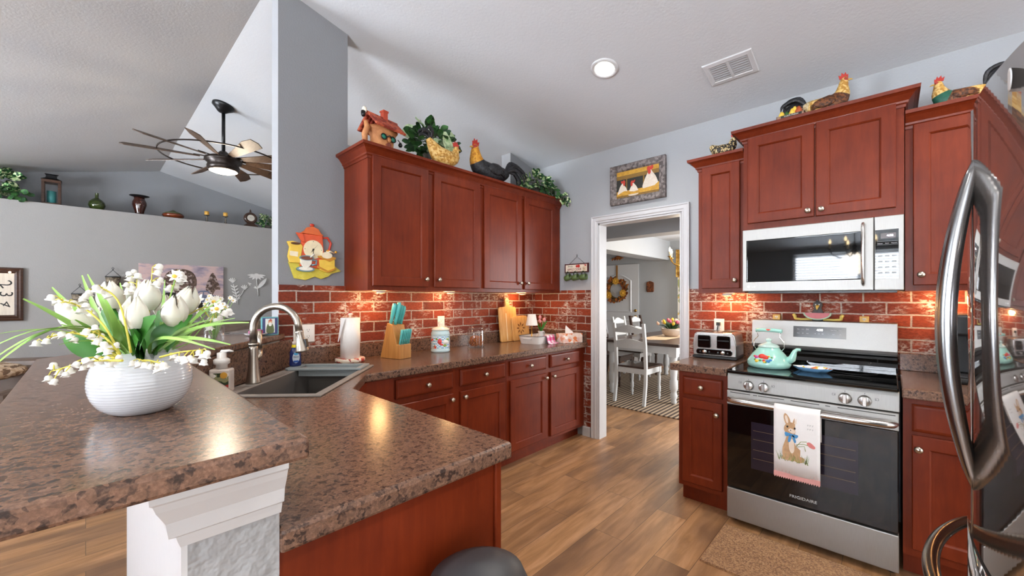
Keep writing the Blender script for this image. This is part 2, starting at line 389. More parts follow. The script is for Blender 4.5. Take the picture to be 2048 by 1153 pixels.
# whitewashed brick facing
m = MB(); m.box(0, XR - .835, -.012, 0, .9, 1.432); o = struct(m.build('wall_brick_back', BRICK)); o.location = (.835, YB, 0)
m = MB(); m.wprism([(.0, .09), (.706, .09), (.706, 1.425), (0, 1.425)], -.012, 0); m.wprism([(1.624, .85), (3.6, .85), (3.6, 1.42), (1.624, 1.42)], -.012, 0)
o = struct(m.build('wall_brick_range', BRICK)); o.location = (XR, YB - .012, 0); o.rotation_euler = (0, 0, RW)
# door casing, jamb lining, skirting
yl, yr = 2.028, 1.249
m = MB(); prof = [(0, 0), (.006, -.012), (.02, -.014), (.03, -.02), (.062, -.02), (.07, -.026), (.08, -.026), (.08, 0)]
m.sweep([(6.332, 0, 0), (6.332, 0, 2.055), (7.111, 0, 2.055), (7.111, 0, 0)], [(o_ * .85, z_) for o_, z_ in prof], ax=(0, 1, 0))
m.box(6.332, 6.345, -.004, .124, 0, 2.055); m.box(7.098, 7.111, -.004, .124, 0, 2.055); m.box(6.332, 7.111, -.004, .124, 2.042, 2.055)
o = struct(m.build('trim_1', WHITE)); o.location = (XR, YG, 0); o.rotation_euler = (0, 0, RW)
m = MB(); bp = [(0, 0), (.016, 0), (.016, .085), (.011, .1), (.006, .125), (0, .13)]
m.sweep([(XR, 2.2, 0), (XR, 2.112, 0)][::-1], [(-a, b) for a, b in bp]); struct(m.build('baseboard_range', WHITE))
m = MB(); m.sweep([(-3.6, 7.85, 0), (XR, 7.85, 0)], bp); struct(m.build('baseboard_living', WHITE))
# crown moulding under the end of the raised bar and its painted end post
m = MB(); cp = [(0, .952), (.010, .954), (.014, .966), (.016, .974), (.026, .98), (.03, 1.005), (.042, 1.03), (.046, 1.042), (.050, 1.046), (.052, 1.084), (0, 1.084)]
m.sweep([(.112, .86, 0), (.112, .82, 0), (.245, .82, 0)], [(a, b) for a, b in cp]); struct(m.build('trim_2', WHITE))
m = MB(); m.box(.104, .112, .82, 2.05, 0, 1.084); struct(m.build('trim_3', WHITE))
# windows of the breakfast nook and living room (seen only as reflections): frame, blinds
SKYP = emit('window_daylight', 'e4eefc', 2.2); BLIND = plain('blind_slats', 'dfe3e6', .5)
for nm, y0, y1, z0, z1 in (('window_1', -.6, 1.4, .85, 2.2), ('window_2', 3.9, 6.1, .7, 2.25)):
    m = MB(); fr = .06
    for a in ((y0, y0 + fr, z0, z1), (y1 - fr, y1, z0, z1), (y0, y1, z0, z0 + fr), (y0, y1, z1 - fr, z1), ((y0 + y1) / 2 - .03, (y0 + y1) / 2 + .03, z0, z1), (y0, y1, (z0 + z1) / 2 - .02, (z0 + z1) / 2 + .02)): m.box(-3.66, -3.58, *a)
    m.mat(1).box(-3.70, -3.69, y0, y1, z0, z1)
    m.mat(2); n = int((z1 - z0) / .05)
    for i in range(n):
        z = z0 + (i + .5) * (z1 - z0) / n
        m.loft([[(-3.575, y0 + .03, z - .012), (-3.535, y0 + .03, z + .012)], [(-3.575, y1 - .03, z - .012), (-3.535, y1 - .03, z + .012)]], False, (False, False), False)
    struct(m.build(nm, [WHITE, SKYP, BLIND]))
# ------------------------------------------------------------------ dining room beyond the doorway
m = MB(); m.box(7.85, 8.0, -1.5, 6.5, 0, 2.5); struct(m.build('wall_dining', WALL))
m = MB(); m.box(XR + .12, 7.85, 5.6, 5.7, 0, 2.5); struct(m.build('wall_entry', WALL))
m = MB(); m.box(XR + .12, 8.0, -1.5, 5.7, 2.46, 2.52); struct(m.build('ceiling_dining', CEIL))
m = MB(); m.box(4.60, 4.84, -1.5, 5.6, 2.11, 2.46); struct(m.build('trim_beam', WALL))
m = MB(); m.box(4.84, 7.85, 3.14, 3.46, 2.09, 2.46); struct(m.build('trim_header', WALL))
# entry door on the far wall
t = thing('entry_door', 'white panelled entry door with arched panel beyond the dining table', 'door', (7.85, 4.72, 0), RW); t['kind'] = 'structure'; t.name = 'door_1'
m = MB(); m.box(0, .945, -.035, -.002, .01, 2.06)
m.build('leaf', WHITE, t, .004)
m = MB(); arch = [(.16, 1.05)] + [(.785, 1.05)] + [(.785 - .625 * i / 10, 1.72 + .14 * math.sin(PI * i / 10)) for i in range(11)]
m.sweep([(x, -.035, z) for x, z in arch], [(0, 0), (.01, -.012), (.028, -.012), (.036, 0)], ax=(0, 1, 0), closed=True)
m.sweep([(.16, -.035, .2), (.785, -.035, .2), (.785, -.035, .9), (.16, -.035, .9)], [(0, 0), (.01, -.012), (.028, -.012), (.036, 0)], ax=(0, 1, 0), closed=True)
m.build('panel_moulding', WHITE, t)
m = MB(); m.sweep([(0, 0, 0), (0, 0, 2.06), (.945, 0, 2.06), (.945, 0, 0)], [(0, 0), (0, -.02), (-.06, -.025), (-.07, 0)], ax=(0, 1, 0)); m.build('casing', WHITE, t)
m = MB(); m.at((.875, -.035, 1.09), (PI / 2, 0, 0)); m.lathe([(.03, 0), (.03, .012), (.018, .02), (.001, .022)], 16); m.build('deadbolt', BRASS, t)
m = MB(); m.at((.875, -.035, .965), (PI / 2, 0, 0)); m.lathe([(.03, 0), (.03, .012), (.012, .02), (.012, .05), (.001, .052)], 16); m.at(); m.tube([(.875, -.08, .965), (.84, -.085, .965), (.76, -.08, .97)], [.011, .01, .007]); m.build('lever_handle', BRASS, t)

# ------------------------------------------------------------------ cabinets
def knob(parent, x, y, z):
    m = MB(); m.at((x, y, z), (PI / 2, 0, 0)); m.lathe([(.008, 0), (.006, .004), (.006, .014), (.015, .02), (.0165, .026), (.013, .032), (.001, .034)], 14)
    return m.build('knob', NICK, parent)
def door(parent, x0, z0, w, h, y, kx=None, kz=None, fr=.058, name='door'):
    m = MB(); t_ = .02
    m.panel(w, h, [(0, y + t_), (0, y + .004), (.004, y), (fr, y), (fr + .007, y + .006), (fr + .009, y + .011), (fr + .02, y + .011)], x0, z0)
    d = m.build(name, CH, parent)
    if kx is not None: knob(d, kx, y, kz)
    return d
def drawer(parent, x0, z0, w, h, y, kn=True):
    m = MB(); m.panel(w, h, [(0, y + .02), (0, y + .008), (.008, y + .002), (.016, y), (.03, y)], x0, z0)
    d = m.build('drawer', CH, parent)
    if kn: knob(d, x0 + w / 2, y, z0 + h / 2)
    return d
CROWN = [(0, -.008), (.006, -.008), (.008, .006), (.016, .012), (.018, .022), (.04, .05), (.052, .058), (.06, .06), (.062, .078), (0, .078)]
# wall cabinets over the sink run
U = thing('wall_cabinet', 'cherry wall cabinet with two doors, next to the grey column', 'cabinet', (1.258, YB, 1.398), group='cherry wall cabinets of the sink wall')
m = MB(); m.box(0, .991, -.345, -.001, 0, .905); m.build('body', CH, U)
y = -.365
door(U, .025, .029, .437, .858, y, .433, .085); door(U, .514, .029, .454, .858, y, .545, .085)
m = MB(); m.sweep([(0, -.002, .872), (0, -.345, .872), (.991, -.345, .872)], CROWN); m.box(0, .991, -.345, -.01, .9055, .948); m.build('crown', CH, U)
U = thing('wall_cabinet', 'cherry wall cabinet with two doors, in the corner beside the apple cider sign', 'cabinet', (2.25, YB, 1.398), group='cherry wall cabinets of the sink wall')
m = MB(); m.box(0, 1.092, -.345, -.001, 0, .905); m.build('body', CH, U)
door(U, .025, .029, .464, .858, y, .46, .085); door(U, .53, .029, .473, .858, y, .56, .085)
m = MB(); m.sweep([(0, -.345, .872), (1.092, -.345, .872)], CROWN); m.box(0, 1.092, -.345, -.01, .9055, .948); m.build('crown', CH, U)
# wall cabinets of the range wall
U = thing('wall_cabinet', 'narrow cherry wall cabinet with one door, beside the doorway', 'cabinet', (XR, 1.013, 1.382), RW)
m = MB(); m.box(0, .30, -.307, -.001, 0, .91); m.build('body', CH, U); door(U, .027, .032, .245, .865, -.327, .245, .085)
m = MB(); m.sweep([(0, -.002, .885), (0, -.307, .885), (.30, -.307, .885)], CROWN); m.box(0, .3, -.307, -.01, .9105, .962); m.build('crown', CH, U)
U = thing('wall_cabinet', 'tall-crowned cherry wall cabinet with two doors over the microwave', 'cabinet', (XR, .712, 1.795), RW)
m = MB(); m.box(.002, .766, -.357, -.001, 0, .61); m.build('body', CH, U)
door(U, .028, .04, .352, .558, -.377, .352, .075); door(U, .388, .04, .346, .558, -.377, .416, .075)
m = MB(); m.sweep([(.002, -.002, .58), (.002, -.357, .58), (.766, -.357, .58), (.766, -.002, .58)], CROWN); m.box(.002, .766, -.357, -.01, .611, .656); m.build('crown', CH, U)
U = thing('wall_cabinet', 'cherry wall cabinet with a large door, beside the refrigerator', 'cabinet', (XR, -.058, 1.385), RW)
m = MB(); m.box(0, .74, -.307, -.001, 0, .908); m.build('body', CH, U); door(U, .03, .03, .46, .86, -.327, .06, .085); door(U, .5, .03, .23, .86, -.327)
m = MB(); m.sweep([(0, -.307, .882), (.74, -.307, .882)], CROWN); m.box(0, .74, -.307, -.01, .9085, .959); m.build('crown', CH, U)
# base cabinets, sink wall
def base_body(parent, W, D, top=.869, toe=.10):
    m = MB(); m.box(0, W, -D, -.014, toe, top); m.box(.002, W - .002, -D + .07, -.014, 0, toe); return m.build('body', CHD if False else CH, parent)
B = thing('base_cabinet', 'cherry base cabinet with two drawers over two doors, next to the corner sink', 'cabinet', (1.26, YB, 0), group='cherry base cabinets of the sink wall')
base_body(B, .99, .635); yd = -.655
drawer(B, .024, .732, .436, .116, yd); drawer(B, .523, .732, .445, .116, yd)
door(B, .024, .131, .436, .565, yd, .435, .66); door(B, .523, .131, .445, .565, yd, .55, .66)
B = thing('base_cabinet', 'cherry base cabinet with two drawers over two doors, next to the doorway', 'cabinet', (2.253, YB, 0), group='cherry base cabinets of the sink wall')
base_body(B, 1.09, .635)
drawer(B, .033, .732, .452, .116, yd); drawer(B, .544, .732, .451, .116, yd)
door(B, .033, .131, .452, .565, yd, .46, .66); door(B, .544, .131, .451, .565, yd, .57, .66)
B = thing('sink_cabinet', 'cherry corner cabinet set diagonally under the sink', 'cabinet', (1.0, 2.0, 0))
m = MB(); m.prism([(.26, 1.76), (.83, 1.76), (.83, 1.875), (1.085, 2.165), (1.255, 2.165), (1.255, 2.79), (.92, 2.79), (.26, 2.04)], .1, .68)
m.prism([(.83, 1.76), (.848, 1.76), (.848, 1.87), (1.09, 2.155), (1.255, 2.155), (1.255, 2.175), (1.08, 2.175), (.83, 1.878)], .1, .869)
m.build('body', CH, B, world=(1.0, 2.0, 0))
m = MB(); e = Vector((.255, .29, 0)).normalized(); M_ = Matrix.LocRotScale(Vector((.858, 1.868, 0)), Euler((0, 0, math.atan2(e.y, e.x))), None)
m.M = M_; m.panel(.30, .56, [(0, 0), (0, -.016), (.004, -.02), (.05, -.02), (.058, -.012), (.07, -.01)], .035, .131); m.build('door', CH, B, world=(1.0, 2.0, 0))
B = thing('peninsula_cabinet', 'cherry end panel of the peninsula below the speckled worktop', 'cabinet', (.55, .84, 0))
m = MB(); m.box(.25, .832, .842, 1.755, 0, .869); m.build('body', CH, B, world=(.55, .84, 0))
m = MB(); m.box(.815, .838, .832, .842, 0, .869); m.build('corner_stile', CH, B, .003, world=(.55, .84, 0))
# base cabinets either side of the range
B = thing('base_cabinet', 'narrow cherry base cabinet with one drawer and one door, left of the range', 'cabinet', (XR, 1.025, 0), RW)
base_body(B, .298, .647, toe=.114); drawer(B, .03, .717, .24, .118, -.667); door(B, .028, .147, .242, .543, -.667, .242, .62, .05)
B = thing('base_cabinet', 'cherry base cabinet with wide drawer and door, right of the range', 'cabinet', (XR, -.044, 0), RW)
base_body(B, .72, .647, toe=.114); drawer(B, .03, .712, .5, .13, -.667); door(B, .03, .152, .5, .543, -.667, .052, .635)
# ------------------------------------------------------------------ worktops
E1 = Vector((.69, .724, 0)).normalized(); E2 = Vector((E1.y, -E1.x, 0)); SN = Vector((.694, 1.79, 0))
def sk(a, b): p = SN + E1 * a - E2 * b; return (p.x, p.y)     # along the sink's front edge, then back from it
T = thing('countertop', 'speckled brown worktop bending round the corner sink', 'countertop', (1.0, 2.0, ZC))
m = MB(); m.prism([(.245, .813), (.866, .813), (.866, 1.85), (1.075, 2.14), (3.352, 2.14), (3.352, YB - .013), (.93, YB - .013), (.247, 2.03)], ZC - .047, ZC,
                  [sk(.03, .03), sk(.77, .03), sk(.77, .42), sk(.03, .42)])
m.build('slab', GRAN, T, .009, world=(1.0, 2.0, ZC))
m = MB(); m.box(.9, 3.333, YB - .032, YB - .0125, ZC, ZC + .098); m.box(3.326, 3.3445, 2.15, YB - .0125, ZC, ZC + .098); m.build('backsplash', GRAN, T, .002, world=(1.0, 2.0, ZC))
m = MB(); m.prism([(.247, .84), (.252, .84), (.252, 2.045), (.90, YB - .05), (.895, YB - .04), (.247, 2.052)], ZC + .0005, 1.084); m.build('bar_splash', GRAN, T, world=(1.0, 2.0, ZC))
T = thing('bar_top', 'raised speckled brown bar top with the flower bowl, nearest the camera', 'countertop', (.06, 1.4, 1.085))
m = MB(); m.prism([(-.126, .683), (.25, .683), (.25, 2.03), (.875, YB - .004), (.826, YB - .004), (.826, 3.43), (-.126, 2.30)], 1.085, 1.12); m.build('slab', GRAN, T, .007, world=(.06, 1.4, 1.085))
for nm, y0, y1, lab in (('countertop', 1.065, .722, 'short speckled worktop under the toaster, left of the range'), ('countertop', -.040, -.78, 'speckled worktop under the coffee maker, right of the range')):
    T = thing(nm, lab, 'countertop', (XR, y0, ZC), RW); Wd = y0 - y1
    m = MB(); m.box(0, Wd, -.702, -.013, -.047, 0); m.build('slab', GRAN, T, .006)
    m = MB(); m.box(.05 if y0 > 0 else 0, Wd, -.032, -.0125, .0005, .1); m.build('backsplash', GRAN, T, .002)
# corner sink
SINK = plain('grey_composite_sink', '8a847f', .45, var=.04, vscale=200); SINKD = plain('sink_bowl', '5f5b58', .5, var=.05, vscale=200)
T = thing('corner_sink', 'grey composite sink set diagonally into the corner worktop', 'sink', (*sk(.4, .22), ZC))
m = MB(); m.prism([sk(0, 0), sk(.8, 0), sk(.8, .47), sk(0, .47)], ZC + .0006, ZC + .009, [sk(.035, .035), sk(.765, .035), sk(.765, .39), sk(.035, .39)]); m.build('rim', SINK, T, .003, world=(*sk(.4, .22), ZC))
m = MB(); rg = []
for i, z in ((.035, ZC + .004), (.038, ZC - .05), (.042, ZC - .19), (.07, ZC - .205)):
    rg.append([(*sk(i, i), z), (*sk(.8 - i, i), z), (*sk(.8 - i, .425 - i), z), (*sk(i, .425 - i), z)])
m.loft(rg, False, (False, True)); m.lathe([(.045, .001), (.04, .004), (.001, .002)], 20, (*sk(.4, .2), ZC - .205)); m.build('bowl', SINKD, T, world=(*sk(.4, .22), ZC))
# ------------------------------------------------------------------ appliances
# electric range between the two base cabinets (local x runs along the wall, -y into the room)
R = thing('electric_range', 'stainless electric range with black glass top and oven door', 'range', (XR, .717, 0), RW)
W_ = .749; DG = plain('panel_grey_glass', '4c4d4f', .15)
m = MB(); m.box(.004, W_ - .004, -.66, -.03, .035, .895); m.build('body', DGREY, R)
m = MB(); m.box(.002, W_ - .002, -.715, -.11, .896, .915); m.build('cooktop', BLKG, R, .006)
m = MB()
for x, y, r in ((.2, -.53, .105), (.56, -.53, .085), (.2, -.27, .075), (.56, -.27, .105)):
    m.sweep([(x + r * math.cos(2 * PI * i / 40), y + r * math.sin(2 * PI * i / 40), .9152) for i in range(40)], [(0, 0), (.0015, 0), (.0015, .0003), (0, .0003)], closed=True)
m.build('burner_rings', DG, R)
m = MB(); m.loft([[(0, -.11, .905), (0, -.11, .935), (0, -.075, .995), (0, -.03, 1.0), (0, -.03, .905)], [(W_, -.11, .905), (W_, -.11, .935), (W_, -.075, .995), (W_, -.03, 1.0), (W_, -.03, .905)]], False)
m.build('backguard_base', BLKG, R)
m = MB(); m.loft([[(0, -.112, 1.012), (0, -.118, 1.03), (0, -.098, 1.195), (0, -.03, 1.197), (0, -.03, 1.0), (0, -.085, 1.0)], [(W_, -.112, 1.012), (W_, -.118, 1.03), (W_, -.098, 1.195), (W_, -.03, 1.197), (W_, -.03, 1.0), (W_, -.085, 1.0)]], False)
bg = m.build('backguard', STEEL, R, .003)
tl = math.atan2(.02, .165)
def on_bg(z): return -.118 + (z - 1.03) * .02 / .165
m = MB(); m.loft([[(.244, on_bg(1.088) - .001, 1.088), (.517, on_bg(1.088) - .001, 1.088), (.517, on_bg(1.088) + .004, 1.088), (.244, on_bg(1.088) + .004, 1.088)], [(.244, on_bg(1.16) - .001, 1.16), (.517, on_bg(1.16) - .001, 1.16), (.517, on_bg(1.16) + .004, 1.16), (.244, on_bg(1.16) + .004, 1.16)]], False)
dp = m.build('display_panel', DG, R)
DIG = emit('display_digits', 'f2f7ff', 2.5); LEG = plain('legend_white', 'd8d8d8', .5)
text('clock_digits', '4:28', .019, DIG, dp, (.385, on_bg(1.139) - .0016, 1.139), (PI / 2 - tl, 0, 0))
for i, (x, s_) in enumerate(((.272, 'Bake'), (.296, 'Broil'), (.32, 'Keep\nWarm'), (.455, 'Cook Time'), (.487, 'Timer'))):
    text('legend', s_, .0065, LEG, dp, (x, on_bg(1.141) - .0016, 1.141), (PI / 2 - tl, 0, 0))
for x, s_ in ((.272, 'Conv'), (.296, 'Self'), (.32, 'Lock'), (.36, '1 2'), (.38, '3 4'), (.4, '5 6'), (.43, '-'), (.455, 'Start'), (.487, 'Off')):
    text('legend', s_, .0065, LEG, dp, (x, on_bg(1.115) - .0016, 1.115), (PI / 2 - tl, 0, 0))
# front control strip
m = MB(); m.loft([[(0, -.66, .80), (0, -.697, .80), (0, -.697, .876), (0, -.69, .893), (0, -.66, .893)], [(W_, -.66, .80), (W_, -.697, .80), (W_, -.697, .876), (W_, -.69, .893), (W_, -.66, .893)]], False); m.build('control_panel', STEEL, R, .002)
for i, x in enumerate((.114, .19, .548, .624)):
    m = MB(); m.at((x, -.697, .835), (PI / 2, 0, 0)); m.lathe([(.028, 0), (.028, .006), (.024, .01), (.023, .02), (.001, .021)], 24)
    m.box(-.008, .008, -.023, .023, .018, .036); k = m.build('knob', STEELH, R, .002)
    m = MB(); s_ = -1 if i % 2 == 0 else 1; xx = x + s_ * .045
    m.sweep([(xx - .007, -.6972, .842), (xx + .007, -.6972, .842), (xx + .007, -.6972, .853), (xx - .007, -.6972, .853)], [(0, 0), (.0012, 0), (.0012, .0006), (0, .0006)], ax=(0, 1, 0), closed=True)
    m.box(xx - .003 * s_ - .0015, xx - .003 * s_ + .0015, -.698, -.6972, .8445, .8475); m.box(x - .001, x + .001, -.698, -.6972, .866, .873); m.build('burner_mark', DGREY, R)
# oven door
m = MB(); m.box(.002, W_ - .002, -.715, -.662, .713, .795); dr = m.build('door_rail', STEEL, R, .003)
m = MB()
for a, b in ((.02, .125), (.165, .29), (.32, .445), (.52, .735)): m.box(a, b, -.7155, -.714, .783, .787)
for a in (.14, .47): m.box(a, a + .02, -.7155, -.714, .783, .787)
m.build('vent_slot', BLK, R)
WIN = plain('oven_window', '2a2530', .04, var=0)
m = MB(); m.box(.004, W_ - .004, -.715, -.662, .225, .7125); gd = m.build('glass_door', BLKG, R, .003)
m = MB(); m.box(.13, .60, -.7157, -.7152, .36, .63); gw = m.build('oven_window', WIN, gd)
m = MB()
for z in (.42, .47, .53, .58): m.box(.14, .59, -.7160, -.7157, z, z + .0022)
m.build('rack_wires', plain('rack_wire_gold', '6d5a3c', .3), gw)
text('lettering', 'FRIGIDAIRE', .021, plain('badge_silver', 'c9c9c9', .3), R, (.375, -.7155, .265), sx=1.15)
m = MB(); m.tube([(.025, -.714, .745), (.03, -.75, .748), (.05, -.77, .75), (.15, -.775, .75), (.6, -.775, .75), (.70, -.77, .75), (.72, -.75, .748), (.725, -.714, .745)], .023, 14, flat=.75, up=(0, 0, 1)); m.build('door_handle', STEELH, R)
m = MB(); m.box(.002, W_ - .002, -.715, -.662, .036, .215); m.build('storage_drawer', STEEL, R, .004)
for x, y in ((.03, -.63), (.72, -.63), (.03, -.08), (.72, -.08)):
    m = MB(); m.lathe([(.018, 0), (.018, .012), (.008, .014), (.008, .036)], 12, (x, y, 0)); m.build('foot', BLKP, R)
# over-the-range microwave
R = thing('microwave', 'stainless over-the-range microwave with dark window', 'microwave', (XR, .703, 1.389), RW)
m = MB(); m.box(.002, .753, -.385, -.014, .012, .398); m.build('body', DGREY, R)
m = MB(); m.box(0, .637, -.417, -.386, .0, .398); dd = m.build('door', STEEL, R, .004)
m = MB(); m.panel(.577, .268, [(0, -.4165), (.0, -.4175), (.004, -.4178), (.006, -.4176)], .023, .06); m.build('window', BLKG, dd)
m = MB(); m.tube([(.594, -.416, .36), (.594, -.45, .355), (.594, -.462, .33), (.594, -.467, .2), (.594, -.462, .07), (.594, -.45, .045), (.594, -.416, .04)], [.018] * 7, 10, flat=.5, up=(1, 0, 0)); m.build('handle', STEELH, dd)
m = MB(); m.disc(.036, .03, .008, -.4175, -.417, 16); m.build('emblem', LEG, dd)
text('lettering', 'LG', .014, LEG, dd, (.064, -.4176, .03), sx=1.2)
m = MB(); m.box(.640, .755, -.417, -.386, .0, .398); cp_ = m.build('control_panel', STEEL, R, .003)
m = MB(); m.box(.643, .735, -.4178, -.4172, .06, .325); cg = m.build('keypad_glass', BLKG, cp_, .001)
m = MB(); m.box(.665, .725, -.4181, -.4178, .278, .306); m.build('display', plain('display_brown', '3a2a2b', .2), cg)
text('clock_digits', '4:28', .015, DIG, cg, (.702, -.4186, .292))
m = MB()
for z in (.262, .243): m.box(.650, .732, -.4182, -.4178, z, z + .0012)
for q in range(4):
    for p_ in range(3): m.box(.655 + p_ * .027, .672 + p_ * .027, -.4181, -.4178, .09 + q * .03, .098 + q * .03)
m.build('keypad_marks', plain('keypad_print', '8a8f92', .4), cg)
for x, s_ in ((.662, 'Defrost'), (.69, 'Cook'), (.718, 'Popcorn')): text('legend', s_, .0065, LEG, cg, (x, -.4184, .251))
m = MB(); m.box(.02, .73, -.36, -.05, -.012, .011); m.build('bottom_grille', BLKP, R)
# black stainless french door refrigerator, at the right edge, its front along the x direction
R = thing('refrigerator', 'tall black stainless refrigerator with curved handles', 'refrigerator', (1.38, -.20, 0))
def bow(x): return .065 * (1 - (x / .46) ** 2)
m = MB(); m.box(-.452, .452, -.75, -.055, .02, 1.765); m.build('body', BLKP, R)
def fdoor(name, xa, xb, z0, z1):
    m = MB(); n = 28; rings = []
    for i in range(n + 1):
        x = xa + (xb - xa) * i / n; b = bow(x)
        if i in (0, n): rings.append([(x, -.05, z0), (x, b - .006, z0 + .004), (x, b - .006, z1 - .004), (x, -.05, z1)])
        else: rings.append([(x, -.05, z0), (x, b, z0 + .003), (x, b, z1 - .003), (x, -.05, z1)])
    m.loft(rings, False)
    d = m.build(name, BLKST, R)
    for p in d.data.polygons: p.use_smooth = abs(p.normal.y) > .9
    return d
dl = fdoor('door', -.455, -.003, .80, 1.78); dr_ = fdoor('door', .003, .455, .80, 1.78); fz = fdoor('freezer_drawer', -.455, .455, .06, .792)
for d_, x in ((dl, -.02), (dr_, .02)):
    m = MB(); pts = []; n = 24
    for i in range(n + 1):
        f = i / n; pts.append((x, bow(x) - .004 + .045 * math.sin(PI * f) ** .95, .918 + .735 * f))
    m.tube(pts, [.006 + .011 * math.sin(PI * i / n) ** .45 for i in range(n + 1)], 12); m.build('handle', BLKH, d_)
m = MB(); pts = [(-.40 + .80 * i / 24, bow(-.40 + .8 * i / 24) - .004 + .068 * math.sin(PI * i / 24) ** .6, .70) for i in range(25)]
m.tube(pts, [.012 + .004 * math.sin(PI * i / 24) ** .5 for i in range(25)], 12); m.build('handle', metal('bronze_handle', '7d7465', .22), fz)
m = MB(); m.at((-.25, bow(-.25) - .001, 1.735), (-PI / 2, 0, 0)); m.lathe([(.02, 0), (.02, .0015), (.016, .002), (.001, .002)], 24); m.build('emblem', LEG, dl)
m = MB(); m.box(-.45, .45, -.05, -.01, .0, .056); m.build('kick_plate', BLKP, R)
# ------------------------------------------------------------------ ceiling: recessed light, vent, fan
ANG = math.atan(.236)
def ceil_thing(name, label, cat, x, y):
    o = thing(name, label, cat, (x, y, roof(x))); o.rotation_euler = (0, ANG, 0); return o
R = ceil_thing('recessed_light', 'round white recessed ceiling light glowing above the sink run', 'ceiling light', 2.478, 1.449)
m = MB(); m.lathe([(.095, .0), (.095, -.004), (.085, -.01), (.068, -.008), (.066, .0)], 32, caps=(False, False)); m.build('trim_ring', WHITE, R)
m = MB(); m.lathe([(.066, -.003), (.04, -.006), (.001, -.007)], 32, caps=(True, False)); m.build('diffuser', emit('downlight_glow', 'fffaf2', 9), R)
l = bpy.data.lights.new('down_spot', 'SPOT'); l.energy = 28; l.spot_size = 2.5; l.spot_blend = .8; l.shadow_soft_size = .07; l.color = (1, .95, .88)
o = bpy.data.objects.new('down_spot', l); COL.objects.link(o); o.location = (2.478, 1.449, roof(2.478) - .03)
for lx, ly in ((1.35, -.9), (-.5, 1.5), (2.3, -.7)):      # made-up spots out of view, added to light the worktops from above
    l2 = l.copy(); l2.energy = 38; o2 = bpy.data.objects.new('down_spot', l2); COL.objects.link(o2); o2.location = (lx, ly, roof(lx) - .03)
R = ceil_thing('air_vent', 'white two-bank air vent register on the sloped ceiling', 'vent', 2.89, .762)
m = MB(); m.panel(.29, .215, [(0, 0), (0, .004), (.004, .008), (.03, .01), (.034, .004)], -.145, -.1075)
for v in m.bm.verts: v.co = Vector((v.co.z, v.co.x, -v.co.y))
m.build('frame', WHITE, R)
m = MB(); m.box(-.075, .075, -.113, .113, -.0035, -.001); m.build('duct', BLKP, R)
for b in (-1, 1):
    m = MB()
    for i in range(7):
        x = -.062 + i * .0205; m.loft([[(x, b * .058 - .05, -.0115), (x + .011, b * .058 - .05, -.004)], [(x, b * .058 + .05, -.0115), (x + .011, b * .058 + .05, -.004)]], False, (False, False), False)
    m.build('louvres', plain('louvre_white', 'b9babc', .5), R)
m = MB(); m.box(-.075, .075, -.008, .008, -.010, -.004); m.build('divider', WHITE, R)
FX, FY = .96, 4.93; FZ = roof(FX)
R = thing('ceiling_fan', 'bronze ceiling fan with wooden blades, ring and lit globe', 'ceiling fan', (FX, FY, FZ))
m = MB(); m.at((0, 0, 0), (0, ANG, 0)); m.lathe([(.095, .0), (.095, -.02), (.07, -.04), (.05, -.06), (.035, -.075), (.02, -.08)], 24, caps=(True, True)); m.build('canopy', IRON, R)
m = MB(); m.tube([(0, 0, -.05), (0, 0, -.50)], .016, 12); m.build('downrod', IRON, R)
m = MB(); m.lathe([(.03, -.47), (.055, -.5), (.06, -.52), (.13, -.535), (.16, -.55), (.16, -.575), (.13, -.60), (.14, -.63), (.135, -.66), (.12, -.67)], 32); m.build('motor_housing', BRONZE, R)
m = MB(); m.lathe([(.118, -.66), (.118, -.672), (.08, -.685), (.001, -.69)], 28, caps=(True, False)); m.build('light_lens', emit('fan_light_glow', 'ffe9c8', 12), R)
point('fan_light', (FX, FY, FZ - .76), 10, (1, .85, .65), .12)
m = MB(); m.sweep([(.505 * math.cos(2 * PI * i / 64), .505 * math.sin(2 * PI * i / 64), -.55) for i in range(64)], [(0, -.004), (.008, -.004), (.008, .008), (0, .008)], closed=True); m.build('blade_ring', BRONZE, R)
FANW = woodgrain('fan_blade_wood', '38291f', '4d3a2d', '5f4a3a', (20, 3, 20), .5)
for k in range(10):
    a = 2 * PI * k / 10 + .443
    rot = Matrix.Rotation(a, 4, 'Z') @ Matrix.Translation((0, 0, -.55)) @ Matrix.Rotation(-.42, 4, 'X')
    m = MB(); m.M = rot; m.prism([(.19, -.025), (.30, -.035), (.60, -.066), (.745, -.045), (.765, .02), (.73, .07), (.30, .04), (.19, .025)], -.004, .004); b = m.build('blade', FANW, R)
    m = MB(); m.M = rot; m.box(.13, .24, -.016, .016, .0045, .012); m.build('blade_iron', BRONZE, b)
